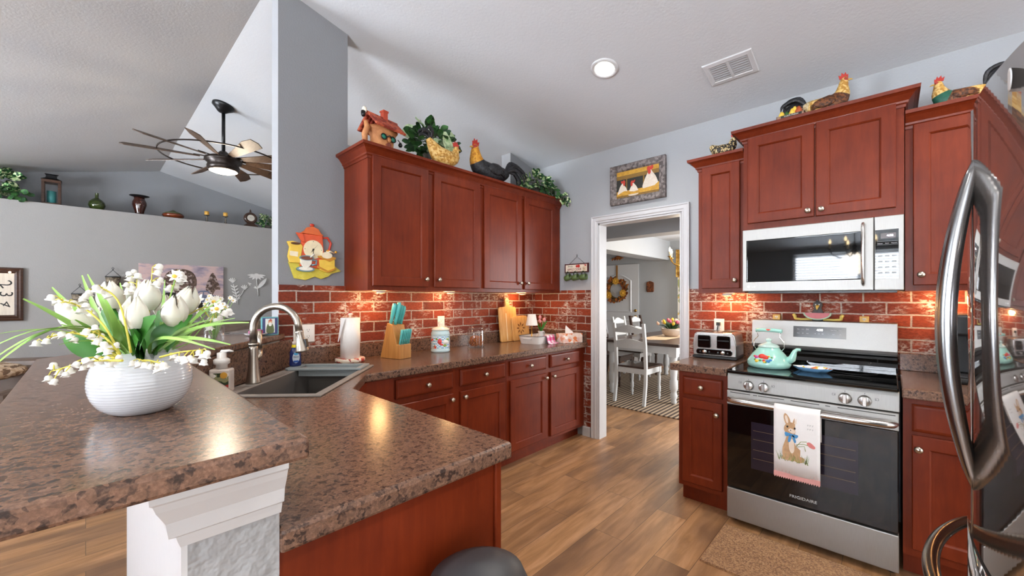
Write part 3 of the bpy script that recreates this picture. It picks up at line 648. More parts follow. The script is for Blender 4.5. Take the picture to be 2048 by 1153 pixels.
# ------------------------------------------------------------------ lights under the wall cabinets, outlets, sign, pictures, clock
for i, (x, y, lab) in enumerate(((1.43, YB - .2, 'above the paper towels'), (2.05, YB - .2, 'above the flowered canister'), (2.98, YB - .16, 'above the cutting boards'))):
    R = thing('puck_light', 'small warm light under the wall cabinets ' + lab, 'light', (x, y, 1.397), group='under-cabinet lights')
    m = MB(); m.lathe([(.032, 0), (.032, -.012), (.026, -.016)], 16); m.build('housing', WPL, R)
    m = MB(); m.lathe([(.025, -.0165), (.001, -.017)], 16, caps=(True, False)); m.build('lens', emit('puck_glow', 'ffb763', 2), R)
    point('puck_glow', (x, y + .02, 1.365), 2.0, (1, .58, .24), .05)
for i, (y, lab) in enumerate(((.86, 'above the toaster'), (-.22, 'above the coffee maker'))):
    R = thing('puck_light', 'small warm light under the wall cabinets ' + lab, 'light', (XR - .17, y, 1.38), group='under-cabinet lights')
    m = MB(); m.lathe([(.032, 0), (.032, -.012), (.026, -.016)], 16); m.build('housing', WPL, R)
    m = MB(); m.lathe([(.025, -.0165), (.001, -.017)], 16, caps=(True, False)); m.build('lens', MATS['puck_glow'], R)
    point('puck_glow', (XR - .14, y, 1.35), 2.2, (1, .58, .24), .03)
def outlet(label, loc, rz, W_=.072, plug=False, n=1):
    R = thing('wall_outlet', label, 'outlet', loc, rz)
    m = MB(); m.panel(W_ * n, .116, [(0, 0), (0, -.003), (.004, -.006), (.01, -.006)], -W_ * n / 2, -.058); m.build('cover_plate', WPL, R)
    for k in range(n):
        x = (k - (n - 1) / 2) * .046
        m = MB()
        for dz in (-.021, .021): m.disc(x, dz, .017, -.0075, -.0055, 18)
        f = m.build('receptacle', WPL, R)
        m = MB()
        for dz in (-.021, .021):
            m.box(x - .008, x - .006, -.0079, -.0074, dz, dz + .008); m.box(x + .006, x + .008, -.0079, -.0074, dz, dz + .008); m.disc(x, dz - .007, .0028, -.0079, -.0074, 8)
        m.build('slots', DGREY, f)
    return R
outlet('double white outlet plate on brick behind the faucet', (.985, YB - .013, 1.112), 0, .066, n=2)
outlet('white outlet plate on brick behind the flowered canister', (2.09, YB - .013, 1.135), 0)
o = outlet('white outlet plate on brick behind the toaster, with a plug in it', (XR - .026, .955, 1.13), RW)
m = MB(); m.box(-.012, .012, -.035, -.008, .008, .032); m.tube([(0, -.03, .012), (.0, -.045, -.01), (-.01, -.035, -.06), (-.015, -.03, -.1)], .004, 8); m.build('plug_cord', BLKP, o)
# apple cider sign with three mugs
R = thing('hanging_sign', 'small cream apple cider sign with dark red border hanging by the doorway', 'sign', (XR - .002, 2.268, 1.645), RW)
m = MB(); m.box(-.138, .138, -.02, -.002, -.045, .045); m.build('frame', plain('sign_maroon', '4d1c1f', .5), R)
m = MB(); m.box(-.126, .126, -.0206, -.019, -.034, .034); m.build('face', plain('sign_cream', 'e9dcc8', .6), R)
text('lettering', 'APPLE CIDER', .033, plain('sign_red', '8e2a2c', .5), R, (-.022, -.0209, -.014), sx=.88); text('lettering', 'Fresh', .026, plain('sign_green', '64735a', .5), R, (-.07, -.0209, .018))
text('lettering', '5c', .026, MATS['sign_red'], R, (.092, -.0209, -.008))
m = MB(); m.disc(.008, .018, .013, -.0212, -.0205); m.disc(.03, .018, .015, -.0215, -.0205); m.build('apple_print', plain('apple_red', 'c3372f', .4), R)
m = MB(); m.disc(.094, -.008, .022, -.0207, -.0204, rz=.026); m.mat(1).wprism([(.085, .03), (.118, .03), (.115, .012)], -.0212, -.0205); m.build('jug_print', [plain('sign_tan', 'd9c5a4', .6), MATS['apple_red']], R)
m = MB(); m.tube([(-.09, -.008, .044), (0, -.006, .115), (.09, -.008, .044)], .0012, 6); m.tube([(0, -.004, .115), (-.006, -.004, .13), (0, -.004, .14), (.006, -.004, .13), (0, -.004, .115)], .0012, 6); m.build('hanger_wire', IRON, R)
MUG = plain('olive_mug', '54693a', .4)
for i, (x, lab) in enumerate(((-.095, 'leftmost'), (-.005, 'middle'), (.088, 'rightmost'))):
    R = thing('mug', f'small olive green mug, {lab} of three hanging under the cider sign', 'mug', (XR - .03, 2.268 - x, 1.552), RW, 'green mugs under the cider sign')
    m = MB(); m.at((0, 0, 0), (0, PI / 2 - .35 + .12 * i, 0)); m.lathe([(.001, -.032), (.026, -.032), (.028, -.028), (.029, .034), (.026, .034), (.024, -.024), (.001, -.026)], 18, caps=(False, False)); m.build('cup', MUG, R)
    m = MB(); m.tube([(.02, 0, .022), (.018, 0, .052), (-.004, 0, .06), (-.022, 0, .048), (-.02, 0, .024)], .0045, 8); m.build('handle', plain('mug_handle_green', '36442a', .4), R)
# picture of hens over the doorway
R = thing('framed_picture', 'framed painting of three white hens in straw above the doorway', 'picture', (XR - .001, 1.63, 2.376), RW)
m = MB(); m.sweep([(-.258, 0, -.178), (.258, 0, -.178), (.258, 0, .178), (-.258, 0, .178)][::-1], [(0, 0), (0, -.03), (-.012, -.036), (-.05, -.026), (-.06, -.014), (-.06, 0)], ax=(0, 1, 0), closed=True)
m.build('frame', speckle('carved_frame', ['6c6462', '7d7675', '5a5452', '8a8280'], 55, .7), R)
P_ = [speckle('hay_paint', ['8a5e22', 'b98a30', 'd2a23c', '6d4820'], 30, .7, False), plain('coop_dark', '2a2b27', .7), speckle('hen_white_paint', ['f0ebe2', 'd9cdbd', 'e9e2d6'], 40, .7, False), plain('hen_red_paint', 'c23b2c', .6), speckle('beam_paint', ['6b5128', '8a6a30', '7b5b2b'], 30, .7, False)]
m = MB(); m.box(-.2, .2, -.012, -.004, -.12, .12)
m.mat(1).box(-.2, .2, -.0128, -.0119, -.06, .055)
m.mat(4).box(-.2, .2, -.0132, -.0125, .045, .08); m.box(-.2, .2, -.0132, -.0125, -.12, -.09); m.box(-.105, -.095, -.0134, -.0125, -.07, .05); m.box(.055, .068, -.0134, -.0125, -.06, .05)
def hen_paint(x, z, s, d):
    m.mat(2).wprism(smooth2([(x - .055 * s, z - .06 * s), (x - .045 * s, z), (x - .02 * s, z + .05 * s), (x + d * .01, z + .08 * s), (x + .02 * s, z + .05 * s), (x + .05 * s, z), (x + .055 * s, z - .06 * s)]), -.0142, -.0125)
    m.mat(3).wprism(smooth2([(x - .02 * s + d * .01, z + .07 * s), (x - .02 * s, z + .10 * s), (x, z + .095 * s), (x + .02 * s, z + .105 * s), (x + .022 * s + d * .01, z + .075 * s)]), -.0146, -.0125)
    m.disc(x + d * .02 * s, z + .058 * s, .012 * s, -.0147, -.0125, rz=.02 * s)
hen_paint(-.14, -.045, .8, 1); hen_paint(-.035, -.06, .8, -1); hen_paint(.12, .0, 1.15, -.3)
m.mat(0).wprism([(-.2, -.09), (-.12, -.06), (-.03, -.08), (.05, -.07), (.16, -.06), (.2, -.03), (.2, -.1), (-.2, -.1)], -.0149, -.0125)
m.build('painting', P_, R)
# coffee pot clock, painted wood cut-outs in layers
R = thing('wall_clock', 'red coffee pot wall clock with yellow cloth and cup on the grey column', 'clock', (1.045, YB - .001, 1.655))
def cut(name, poly, m_, y0, y1, sm=True, parent=R, edge=.002):
    m = MB(); m.wprism(smooth2(poly) if sm else poly, y0, y1); return m.build(name, m_, parent, edge)
cut('cloth', [(-.155, -.075), (-.12, -.18), (-.05, -.19), (.01, -.165), (.05, -.18), (.10, -.16), (.12, -.14), (.185, -.12), (.14, -.085), (.02, -.06)], speckle('cloth_yellow', ['d9cc4e', 'c9b93e', 'e3d968'], 22, .5, False), -.010, 0, False)
cut('pot', [(-.075, .115), (-.088, -.10), (.075, -.115), (.055, .115)], ORG, -.020, -.001, False, edge=.004)
m = MB(); m.wprism([(-.072, .115), (-.058, .055), (-.078, .06), (-.115, .118)], -.017, -.003); m.build('spout', ORG, R, .004)
m = MB(); m.tube([(.055, 0, .10), (.095, 0, .105), (.118, 0, .07), (.105, 0, .015), (.068, 0, -.025)], [.011] * 5, 8, flat=.7); m.at((0, -.01, 0)); m.build('handle', plain('pot_red', 'c8402c', .4), R); R.children[-1].location.y = -.011
cut('lid', [(-.085, .118), (-.06, .135), (-.045, .158), (-.01, .17), (.03, .155), (.045, .13), (.065, .112)], plain('lid_orange', 'd2632c', .4), -.022, -.002, False, edge=.004)
m = MB(); m.ball((-.01, -.012, .178), .013, 12, (1.2, .8, .8)); m.build('lid_knob', MATS['pot_red'], R)
m = MB(); m.disc(-.005, .015, .062, -.022, -.018, 32); m.build('dial', plain('dial_cream', 'e9dcb8', .5), R)
m = MB(); m.at((-.005, -.0225, .015)); 
for a, L, wd in ((-2.2, .03, .003), (-1.62, .05, .0024), (.85, .045, .0008)):
    dx, dz = math.cos(a), math.sin(a); m.wprism([(-dz * wd, dx * wd), (dx * L, dz * L), (dz * wd, -dx * wd)], -.001, .0004)
m.disc(0, 0, .006, -.0015, .0004, 12)
for k in range(4): m.disc(.053 * math.cos(k * PI / 2), .053 * math.sin(k * PI / 2), .0025, -.0004, .0004, 8)
m.build('hands', BLK, R)
cut('coffee_sack', [(-.16, -.04), (-.15, .02), (-.165, .055), (-.13, .06), (-.085, .05), (-.07, .03), (-.08, -.03), (-.09, -.08), (-.15, -.08)], YEL, -.024, -.002, False, edge=.004)
m = MB(); m.disc(-.115, .045, .03, -.0255, -.02, 16, .008); m.mat(1).wprism([(-.15, -.005), (-.10, -.008), (-.102, -.04), (-.15, -.035)], -.0255, -.02); m.build('beans_and_label', [plain('bean_brown', '54301a', .6), CREAM], R)
cut('grinder', [(.03, -.05), (.135, -.045), (.135, -.105), (.085, -.135), (.035, -.12)], YEL, -.028, -.002, False, edge=.003)
m = MB(); m.wprism([(.022, -.035), (.10, -.06), (.142, -.04), (.142, -.028), (.07, -.018), (.022, -.025)], -.030, -.004); m.wprism([(.02, -.105), (.09, -.135), (.14, -.11), (.14, -.1), (.088, -.122), (.02, -.09)], -.030, -.004); m.build('grinder_edges', plain('grinder_gold', 'c58a2a', .5), R, .002)
m = MB(); m.disc(.08, -.018, .036, -.0315, -.004, 20, .022); m.tube([(.075, -.03, .004), (.10, -.032, .01), (.13, -.03, .0)], [.006, .006, .005], 8); m.build('grinder_crank', CREAM, R); 
m = MB(); m.ball((.085, -.03, .012), .009, 10); m.ball((.14, -.032, .008), .009, 10); m.build('crank_knob', plain('grinder_gold2', 'd39a32', .5), R)
cut('cup', [(-.09, -.04), (-.015, -.055), (-.02, -.085), (-.045, -.115), (-.07, -.11), (-.088, -.08)], plain('cup_white', 'e8e4d6', .4), -.034, -.01, False, edge=.004)
m = MB(); m.disc(-.05, -.045, .045, -.036, -.012, 24, .017); m.disc(-.055, -.118, .055, -.030, -.008, 24, .018); m.tube([(-.012, -.028, -.058), (.012, -.028, -.055), (.01, -.028, -.085), (-.02, -.028, -.09)], .006, 8); m.build('cup_rim', plain('cup_blue', '6d8d97', .4), R)
m = MB(); m.disc(-.05, -.046, .038, -.037, -.03, 24, .012); m.build('coffee', plain('coffee_brown', '7a3a1c', .3), R)
m = MB(); m.disc(-.055, -.116, .044, -.0315, -.02, 24, .012); m.build('saucer', MATS['cup_white'], R)
m = MB(); m.tube([(-.03, -.036, -.04), (-.005, -.036, -.018)], [.004, .007], 8); m.build('spoon', MATS['cup_white'], R)
# ------------------------------------------------------------------ things on the worktops
def onc(label, name, cat, x, y, rz=0, z=ZC + .0005, group=None): return thing(name, label, cat, (x, y, z), rz, group)
# faucet
fx, fy = sk(.268, .432); FR = math.atan2(E2.y, E2.x)
R = onc('brushed nickel gooseneck faucet arching over the corner sink', 'faucet', 'faucet', fx, fy, FR, ZC + .0092)
m = MB(); m.lathe([(.034, 0), (.034, .006), (.03, .02), (.024, .07), (.0205, .12), (.0195, .17), (.0195, .185)], 24); m.build('base', NICKD, R)
m = MB(); m.lathe([(.0225, .186), (.0225, .198)], 24, caps=(True, True)); m.build('collar', NICKD, R)
m = MB(); pts = [(0, 0, .199), (0, 0, .27)] + [(.108 - .108 * math.cos(a), 0, .27 + .108 * math.sin(a)) for a in [PI * k / 14 for k in range(1, 14)]] + [(.219, 0, .255)]
m.tube(pts, .0165, 16); m.build('gooseneck', NICKD, R)
m = MB(); m.at((.2195, 0, .252), (0, -.16, 0)); m.lathe([(.0195, .006), (.0195, -.004), (.0175, -.012), (.021, -.05), (.03, -.092), (.031, -.1), (.026, -.102)], 20); s_ = m.build('spray_head', NICKD, R)
m = MB(); m.at((.2195, 0, .252), (0, -.16, 0)); m.box(.021, .03, -.011, .011, -.08, -.04); m.build('spray_button', BLKP, s_, .002)
m = MB(); m.tube([(.0, .018, .11), (.0, .045, .13), (0, .055, .16)], [.014, .017, .012], 12); m.tube([(0, .055, .165), (-.004, .062, .2), (-.008, .066, .255)], [.011, .009, .013], 12); m.build('lever', NICK, R)
# sink tray and dish soap
TRAY = plain('grey_tray', '8f9799', .4, var=.02)
R = thing('drying_tray', 'grey plastic drying tray resting across the far end of the sink', 'tray', (*sk(.68, .22), ZC + .0095))
m = MB(); m.prism([sk(.60, .02), sk(.775, .02), sk(.775, .455), sk(.62, .455), sk(.60, .43)], ZC + .0095, ZC + .022, [sk(.62, .05), sk(.755, .05), sk(.755, .40), sk(.64, .40)]); m.build('rim', TRAY, R, .003, world=R.location)
m = MB(); m.prism([sk(.615, .045), sk(.76, .045), sk(.76, .385), sk(.63, .385)], ZC - .028, ZC + .0095, [sk(.622, .052), sk(.753, .052), sk(.753, .378), sk(.637, .378)]); m.build('side_wall', TRAY, R, .002, world=R.location)
m = MB()
for i in range(9): m.prism([sk(.63 + i * .0135, .05), sk(.637 + i * .0135, .05), sk(.637 + i * .0135, .38), sk(.63 + i * .0135, .38)], ZC - .026, ZC - .022)
m.build('slats', TRAY, R, world=R.location)
R = onc('blue dish soap bottle with yellow cap tag standing on the sink tray', 'dish_soap_bottle', 'bottle', *sk(.69, .43), FR + .6, ZC + .0225)
m = MB(); m.lathe([(.03, 0), (.033, .01), (.031, .05), (.03, .085), (.022, .108), (.014, .118)], 20, sy=.62); m.build('bottle', plain('navy_soap', '1a2a63', .12, coat=.4), R)
m = MB(); m.lathe([(.014, .118), (.014, .128), (.018, .13), (.016, .146), (.006, .152)], 16, sy=.8); m.build('cap', plain('clear_cap', 'd6c7bd', .25), R)
m = MB(); m.lathe([(.0205, .112), (.0185, .128)], 16, caps=(False, False), sy=.75); m.build('cap_tag', plain('tag_yellow', 'f0d81c', .5), R)
m = MB(); m.disc(0, .052, .019, -.0225, -.0195, 20, .032); lb = m.build('label_panel', plain('label_silver', 'b9c3cf', .4), R)
m = MB(); m.disc(0, .075, .012, -.0232, -.0222, 14, .008); m.build('label_crest', plain('print_cyan', '3f9fd0', .4), lb)
m = MB(); m.box(-.013, .013, -.0232, -.0222, .024, .036); m.build('label_band', plain('print_navy', '1f4e9a', .4), lb)
text('lettering', 'Dawn', .012, plain('print_ink', '1d2a50', .4), lb, (0, -.0233, .057))
# foaming hand soap
R = onc('clear hand soap pump bottle with floral label beside the faucet', 'soap_dispenser', 'soap bottle', .415, 2.165, YAW - PI / 2 + .25, ZC + .0095)
m = MB(); m.box(-.042, .042, -.026, .026, 0, .105); m.build('bottle', plain('frosted_soap', 'c9bdb4', .15), R, .008)
m = MB(); m.box(-.036, .036, -.0266, -.0255, .008, .088); lb = m.build('label_panel', speckle('floral_label', ['2c3a26', '8c8a63', 'd8cfc2', 'c8bfae', '3d5a36', 'e6e0d6'], 60, .5), R)
m = MB(); m.wprism([(-.005, .008), (.036, .018), (.036, .038), (-.005, .022)], -.0272, -.0262); m.mat(1).disc(.018, .078, .014, -.0276, -.0262, 18); m.build('label_marks', [plain('label_red', 'a8302c', .5), plain('gold_seal', 'd09a3e', .4)], lb)
m = MB(); m.lathe([(.022, .106), (.022, .122), (.031, .128), (.031, .145), (.024, .15), (.018, .152), (.018, .175), (.008, .178)], 20); m.tube([(0, 0, .178), (.0, 0, .181), (.03, 0, .184), (.045, 0, .18)], [.012, .012, .009, .006], 8, flat=.6); m.build('pump', plain('pump_white', 'dedbd7', .3), R)
# paper towel on its holder
R = onc('white paper towel roll on a round red and cream holder beside the sink', 'paper_towel_holder', 'paper towels', 1.225, 2.655)
m = MB(); m.lathe([(.09, 0), (.095, .006), (.095, .022), (.09, .026), (.001, .026)], 32); m.build('base', speckle('holder_print', ['e8dccb', 'e8dccb', 'b94a3c', 'e3d4bf', '9c3a31'], 55, .5), R)
m = MB(); m.lathe([(.062, .027), (.062, .295), (.02, .297), (.02, .28)], 32, caps=(True, True)); m.leaf((-.058, -.02, .29), (-.09, -.02, .14), .06, (1, 0, 0), .0, 0, 4, lambda f: 1 - f * .8); m.build('paper_roll', plain('paper_white', 'eeeae6', .8, var=.015, vscale=90), R)
m = MB(); m.lathe([(.008, .27), (.008, .31), (.018, .315), (.02, .325), (.012, .335), (.001, .337)], 16); m.build('finial', speckle('finial_print', ['e8dccb', 'b94a3c', 'e3d4bf'], 70, .4), R)
# knife block
R = onc('wooden knife block full of turquoise handled knives beside the paper towels', 'knife_block', 'knife block', 1.535, 2.56, .25); R.scale = (1.12, 1.12, 1.12)
m = MB(); M0 = Matrix.Rotation(PI / 2, 4, 'Z')
pb = [(-.10, 0), (.06, 0), (.06, .085), (.028, .085), (-.02, .235), (-.06, .225), (-.15, .0)]
m.M = Matrix.Identity(4); m.M = Matrix(((0, 1, 0, 0), (-1, 0, 0, 0), (0, 0, 1, 0), (0, 0, 0, 1))); m.wprism([(-.11, 0), (.06, 0), (.06, .09), (.03, .09), (-.0, .21), (-.05, .225)], -.05, .05); m.build('block', BLOCK, R, .003)
def knife(x, y, z, L, r, tilt):
    m = MB(); m.at((x, y, z), (tilt, 0, 0)); m.tube([(0, 0, 0), (0, 0, L * .25), (0, 0, L * .6), (0, 0, L * .9), (0, .004, L)], [r * .85, r * .8, r, r * 1.05, r * .8], 10, flat=1.4, up=(0, 1, 0)); k = m.build('knife_handle', TEALH, R)
    m = MB(); m.at((x, y, z), (tilt, 0, 0)); m.tube([(0, 0, -.012), (0, 0, .004)], r * .9, 8); m.mat(1).tube([(-r * 1.05, -.002, L * .3), (r * 1.05, -.002, L * .3)], .0022, 6); m.tube([(-r * 1.05, -.002, L * .7), (r * 1.05, -.002, L * .7)], .0022, 6); m.build('bolster', [STEELH, STEELH], k)
for i, (x, y, z, L) in enumerate(((-.034, .035, .218, .135), (-.014, .018, .214, .145), (.004, .036, .218, .12), (.022, .03, .216, .125), (.038, .022, .215, .12))): knife(x, y, z, L, .0115, .28)
for i in range(6): knife(-.038 + i * .0152, -.047, .092, .095, .0062, .22)
# canister with floral print
R = onc('pale blue flowered canister with gingham print and white lid', 'canister', 'canister', 1.95, 2.625, -.55)
m = MB(); m.lathe([(.072, 0), (.076, .006), (.076, .018), (.073, .022), (.074, .03), (.074, .135), (.076, .14), (.073, .155), (.066, .168), (.062, .172), (.001, .172)], 36); m.build('body', plain('canister_blue', 'b9d3d8', .15, coat=.4, var=.01), R)
t = NT('gingham_print'); v = t.coord(); ck = t.n('ShaderNodeTexChecker'); ck.inputs['Scale'].default_value = 95; t.l(v, ck.inputs[0]); ck.inputs[1].default_value = lin('7fb0cf'); ck.inputs[2].default_value = lin('dde9ec')
fl = t.noise(v, 26, 2); c_ = t.mix(t.ramp(fl, [(.6, K4), (.63, W4)], 'CONSTANT'), ck.outputs[0], lin('d2493f')); fl2 = t.noise(t.coord((1, 1, 1), (1, 2, 0)), 30, 2); c_ = t.mix(t.ramp(fl2, [(.63, K4), (.65, W4)], 'CONSTANT'), c_, lin('7d9a35')); t.base(c_); t.set(Roughness=.2)
m = MB(); m.lathe([(.0746, .032), (.0746, .13)], 36, caps=(False, False)); m.build('print_band', t.m, R)
m = MB(); m.ball((.03, -.0675, .082), .022, 14, (1.3, .35, .85)); m.build('label_oval', plain('label_cream', 'e6e3dc', .4), R)
m = MB(); m.ball((-.012, -.0725, .088), .02, 12, (.9, .3, 1.1)); m.ball((-.004, -.073, .066), .012, 12, (.9, .3, .9)); m.build('rose_print', plain('rose_red', 'd0413f', .4), R)
m = MB(); m.ball((.025, -.071, .054), .014, 12, (1.4, .3, .5)); m.ball((.05, -.06, .104), .01, 12, (1.2, .4, .6)); m.build('leaf_print', plain('print_green', '8aa02f', .4), R)
m = MB(); m.lathe([(.07, .173), (.073, .178), (.06, .19), (.03, .2), (.014, .204), (.01, .212), (.018, .222), (.02, .232), (.012, .24), (.001, .241)], 32); m.build('lid', plain('lid_cream', 'e9e2d2', .2, coat=.3, var=.01), R)
# pretzel jar
R = onc('lidded glass jar half full of pretzels', 'glass_jar', 'jar', 2.335, 2.63)
m = MB(); m.lathe([(.07, 0), (.077, .004), (.078, .012), (.078, .15), (.074, .158), (.07, .158), (.074, .15), (.075, .012), (.068, .006), (.001, .006)], 32, caps=(False, False)); m.build('jar_body', GLASS, R)
m = MB(); m.lathe([(.073, .16), (.075, .165), (.06, .185), (.03, .2), (.012, .204), (.010, .212), (.017, .222), (.017, .232), (.001, .238)], 28, caps=(True, False)); m.build('jar_lid', GLASS, R)
PRZ = plain('pretzel_brown', 'b0601c', .4, var=.25, vscale=40)
m = MB(); rr = random.Random(3)
for k in range(150):
    a = rr.uniform(0, 2 * PI); q = .058 * math.sqrt(rr.random()); z = .015 + rr.random() * (.078 - .25 * q)
    m.at((q * math.cos(a), q * math.sin(a), z), (rr.uniform(0, 3), rr.uniform(0, 3), rr.uniform(0, 3)))
    m.tube([(.013 * math.cos(x), .010 * math.sin(x) + .004 * math.sin(2 * x), .003 * math.cos(3 * x)) for x in [5.2 * i / 9 for i in range(10)]], .0028, 5)
o = tag(m.build('pretzels', PRZ), 'heap of small brown pretzels inside the glass jar', 'pretzels', kind='stuff'); o.location = (2.335, 2.63, ZC + .007)
# cutting boards leaning against the splashback
R = onc('tall bamboo cutting board leaning in the corner behind the table lamp', 'cutting_board', 'cutting board', 2.86, 2.745)
m = MB(); m.at((0, 0, 0), (-.10, 0, 0)); m.wprism([(-.115, .012), (-.105, 0), (.115, 0), (.125, .012), (.125, .325), (.11, .34), (.045, .342), (.032, .36), (.03, .42), (.015, .43), (-.005, .43), (-.018, .42), (-.02, .36), (-.03, .342), (-.10, .34), (-.115, .325)], -.018, 0); m.build('board', BAMB, R, .004)
m = MB(); m.at((0, 0, 0), (-.10, 0, 0)); m.box(-.03, -.018, -.0187, -.0175, .01, .28); m.build('inlay_strip', plain('pale_bamboo', 'ead6ae', .4), R)
m = MB(); m.at((0, 0, 0), (-.10, 0, 0)); m.disc(.006, .40, .006, -.0186, -.0175, 12); m.build('hanging_hole', BLK, R)
R = onc('small bamboo board with cut-out pattern leaning on the tall board', 'cutting_board', 'cutting board', 3.02, 2.725)
m = MB(); m.at((0, 0, 0), (-.10, 0, 0)); m.wprism([(-.12, .01), (-.11, 0), (.12, 0), (.13, .01), (.12, .22), (.10, .245), (.05, .25), (-.10, .245), (-.12, .23)], -.016, 0); m.build('board', BAMB, R, .004)
m = MB(); m.at((0, 0, 0), (-.10, 0, 0))
for k in range(8):
    a = 2 * PI * k / 8; c_ = Vector((.0 + .042 * math.cos(a), 0, .125 + .042 * math.sin(a))); d_ = Vector((math.cos(a), 0, math.sin(a))); s_ = Vector((-d_.z, 0, d_.x))
    P4 = [c_ - d_ * .022, c_ + s_ * .009, c_ + d_ * .022, c_ - s_ * .009]; m.wprism([(p.x, p.z) for p in P4], -.0167, -.0155)
m.build('cut_out_petals', plain('carved_shadow_wood', '7a4d22', .5), R)
# tray with lamp, towel, tulips
R = onc('white rounded metal tray with handles holding a little lamp and tulips', 'serving_tray', 'tray', 3.0, 2.475, .1)
TW = plain('tray_white_metal', 'dcd9d6', .35, var=.02); TI = plain('tray_inner_wood', 'b98d5e', .5)
def rr_(w_, d_, r, n=5): return [(sx * (w_ - r) + r * math.cos(a0 + PI / 2 * i / n), sy * (d_ - r) + r * math.sin(a0 + PI / 2 * i / n)) for sx, sy, a0 in ((1, 1, 0), (-1, 1, PI / 2), (-1, -1, PI), (1, -1, 3 * PI / 2)) for i in range(n + 1)]
m = MB(); a_, b_ = rr_(.17, .11, .05), rr_(.185, .125, .055); m.loft([[(x, y, .0) for x, y in a_], [(x, y, .07) for x, y in b_], [(x * .98, y * .97, .07) for x, y in b_], [(x * .97, y * .96, .004) for x, y in a_]], False, (True, True)); m.build('tray_body', TW, R)
m = MB(); m.sweep([(x, y, .07) for x, y in b_], [(-.004, 0), (.002, 0), (.002, .004), (-.004, .004)], closed=True); m.build('dark_rim', DGREY, R)
m = MB()
for q in (-1, 1): m.tube([(q * .188, -.045, .045), (q * .2, -.04, .05), (q * .2, .04, .05), (q * .188, .045, .045)], .005, 8)
m.build('handles', TW, R)
R = onc('tiny brass table lamp with pleated white shade in the tray', 'table_lamp', 'lamp', 2.90, 2.475, 0, ZC + .006)
m = MB(); m.lathe([(.032, 0), (.034, .008), (.02, .02), (.007, .028), (.005, .04), (.0045, .165), (.001, .166)], 20); m.build('base', BRASS, R)
m = MB(); ring = lambda r, z: [((r * (1 + .03 * (k % 2))) * math.cos(2 * PI * k / 56), (r * (1 + .03 * (k % 2))) * math.sin(2 * PI * k / 56), z) for k in range(56)]
m.loft([ring(.056, .165), ring(.036, .27), ring(.034, .27), ring(.054, .166)], False, (False, False)); m.build('lamp_shade', plain('shade_white', 'efe6dd', .7, var=.01), R)
R = onc('pink gingham tea towel draped over the front of the tray', 'tea_towel', 'towel', 3.01, 2.340, .1)
t = NT('gingham_cloth'); v = t.coord(); s1 = t.n('ShaderNodeSeparateXYZ'); t.l(v, s1.inputs[0])
def stripe(sock, k):
    a = t.n('ShaderNodeMath', operation='MULTIPLY'); t.l(sock, a.inputs[0]); a.inputs[1].default_value = k
    b = t.n('ShaderNodeMath', operation='FRACT'); t.l(a.outputs[0], b.inputs[0]); c = t.n('ShaderNodeMath', operation='GREATER_THAN'); t.l(b.outputs[0], c.inputs[0]); c.inputs[1].default_value = .5; return c.outputs[0]
sx_, sz_ = stripe(s1.outputs[0], 16), stripe(s1.outputs[2], 17); ad = t.n('ShaderNodeMath', operation='ADD'); t.l(sx_, ad.inputs[0]); t.l(sz_, ad.inputs[1]); hf = t.n('ShaderNodeMath', operation='MULTIPLY'); t.l(ad.outputs[0], hf.inputs[0]); hf.inputs[1].default_value = .5
t.base(t.ramp(hf.outputs[0], [(0, lin('f1dfe4')), (.3, lin('df87ab')), (.8, lin('cf3676'))], 'CONSTANT')); t.set(Roughness=.85)
m = MB(); rows = []
for yy, zz, wv in ((.07, .06, .07), (.03, .076, .068), (.004, .079, .066), (-.006, .07, .066), (-.014, .03, .066), (-.024, .008, .067), (-.055, .004, .07)):
    rows.append([(x * wv / .066 , yy, zz + .002 * math.sin(x * 130)) for x in [-.066 + .132 * i / 8 for i in range(9)]])
m.loft(rows, True, (False, False), False); o = m.build('cloth', t.m, R); sd = o.modifiers.new('thick', 'SOLIDIFY'); sd.thickness = .004
R = onc('white pitcher of three pink tulips standing in the tray', 'flower_pitcher', 'flowers', 3.07, 2.50, 0, ZC + .006)
m = MB(); m.lathe([(.028, 0), (.036, .015), (.038, .04), (.028, .07), (.026, .085), (.033, .1), (.030, .1), (.024, .085)], 24, caps=(True, False)); m.tube([(.027, 0, .09), (.055, 0, .085), (.058, 0, .05), (.036, 0, .03)], .005, 8); m.build('pitcher', WCER, R)
def tulip(parent, base, head, r, petal, leafm, aim=(0, 0, 1), stemr=.004):
    A = Vector(aim).normalized(); H = Vector(head)
    m = MB(); m.tube([base, (Vector(base) + H) / 2 + Vector((0, 0, .01)), H - A * r], stemr, 7); st = m.build('stem', leafm, parent)
    m = MB(); q = A.to_track_quat('Z', 'Y').to_matrix().to_4x4(); q.translation = H; m.M = q
    for k in range(6):
        a = 2 * PI * k / 6 + (.5 if k % 2 else 0); rad = r * (.93 if k % 2 else 1.0); rows = []
        for i in range(8):
            f = i / 7; z = -r * 1.15 + 2.5 * r * f; rr2 = rad * (math.sin(PI * (.10 + .80 * f)) ** .7) * (1 - .42 * f * f); wd = .86 * (math.sin(PI * min(1, .3 + .5 * f)) ** .6)
            rows.append([((rr2 * (1 - .06 * j * j)) * math.cos(a + wd * j), (rr2 * (1 - .06 * j * j)) * math.sin(a + wd * j), z - (.04 + .75 * f ** 4) * r * j * j) for j in (-1, -.5, 0, .5, 1)])
        m.loft(rows, True, (False, False), False)
    return m.build('bloom', petal, st)
PKT = plain('pink_tulip', 'e7a0a6', .5, var=.08, vscale=20)
tulip(R, (0, 0, .09), (-.03, -.01, .2), .017, PKT, TULG, (-.2, 0, 1)); tulip(R, (0, .005, .09), (-.004, .01, .235), .017, PKT, TULG); tulip(R, (0, 0, .09), (.045, -.005, .21), .018, PKT, TULG, (.25, 0, 1))
m = MB()
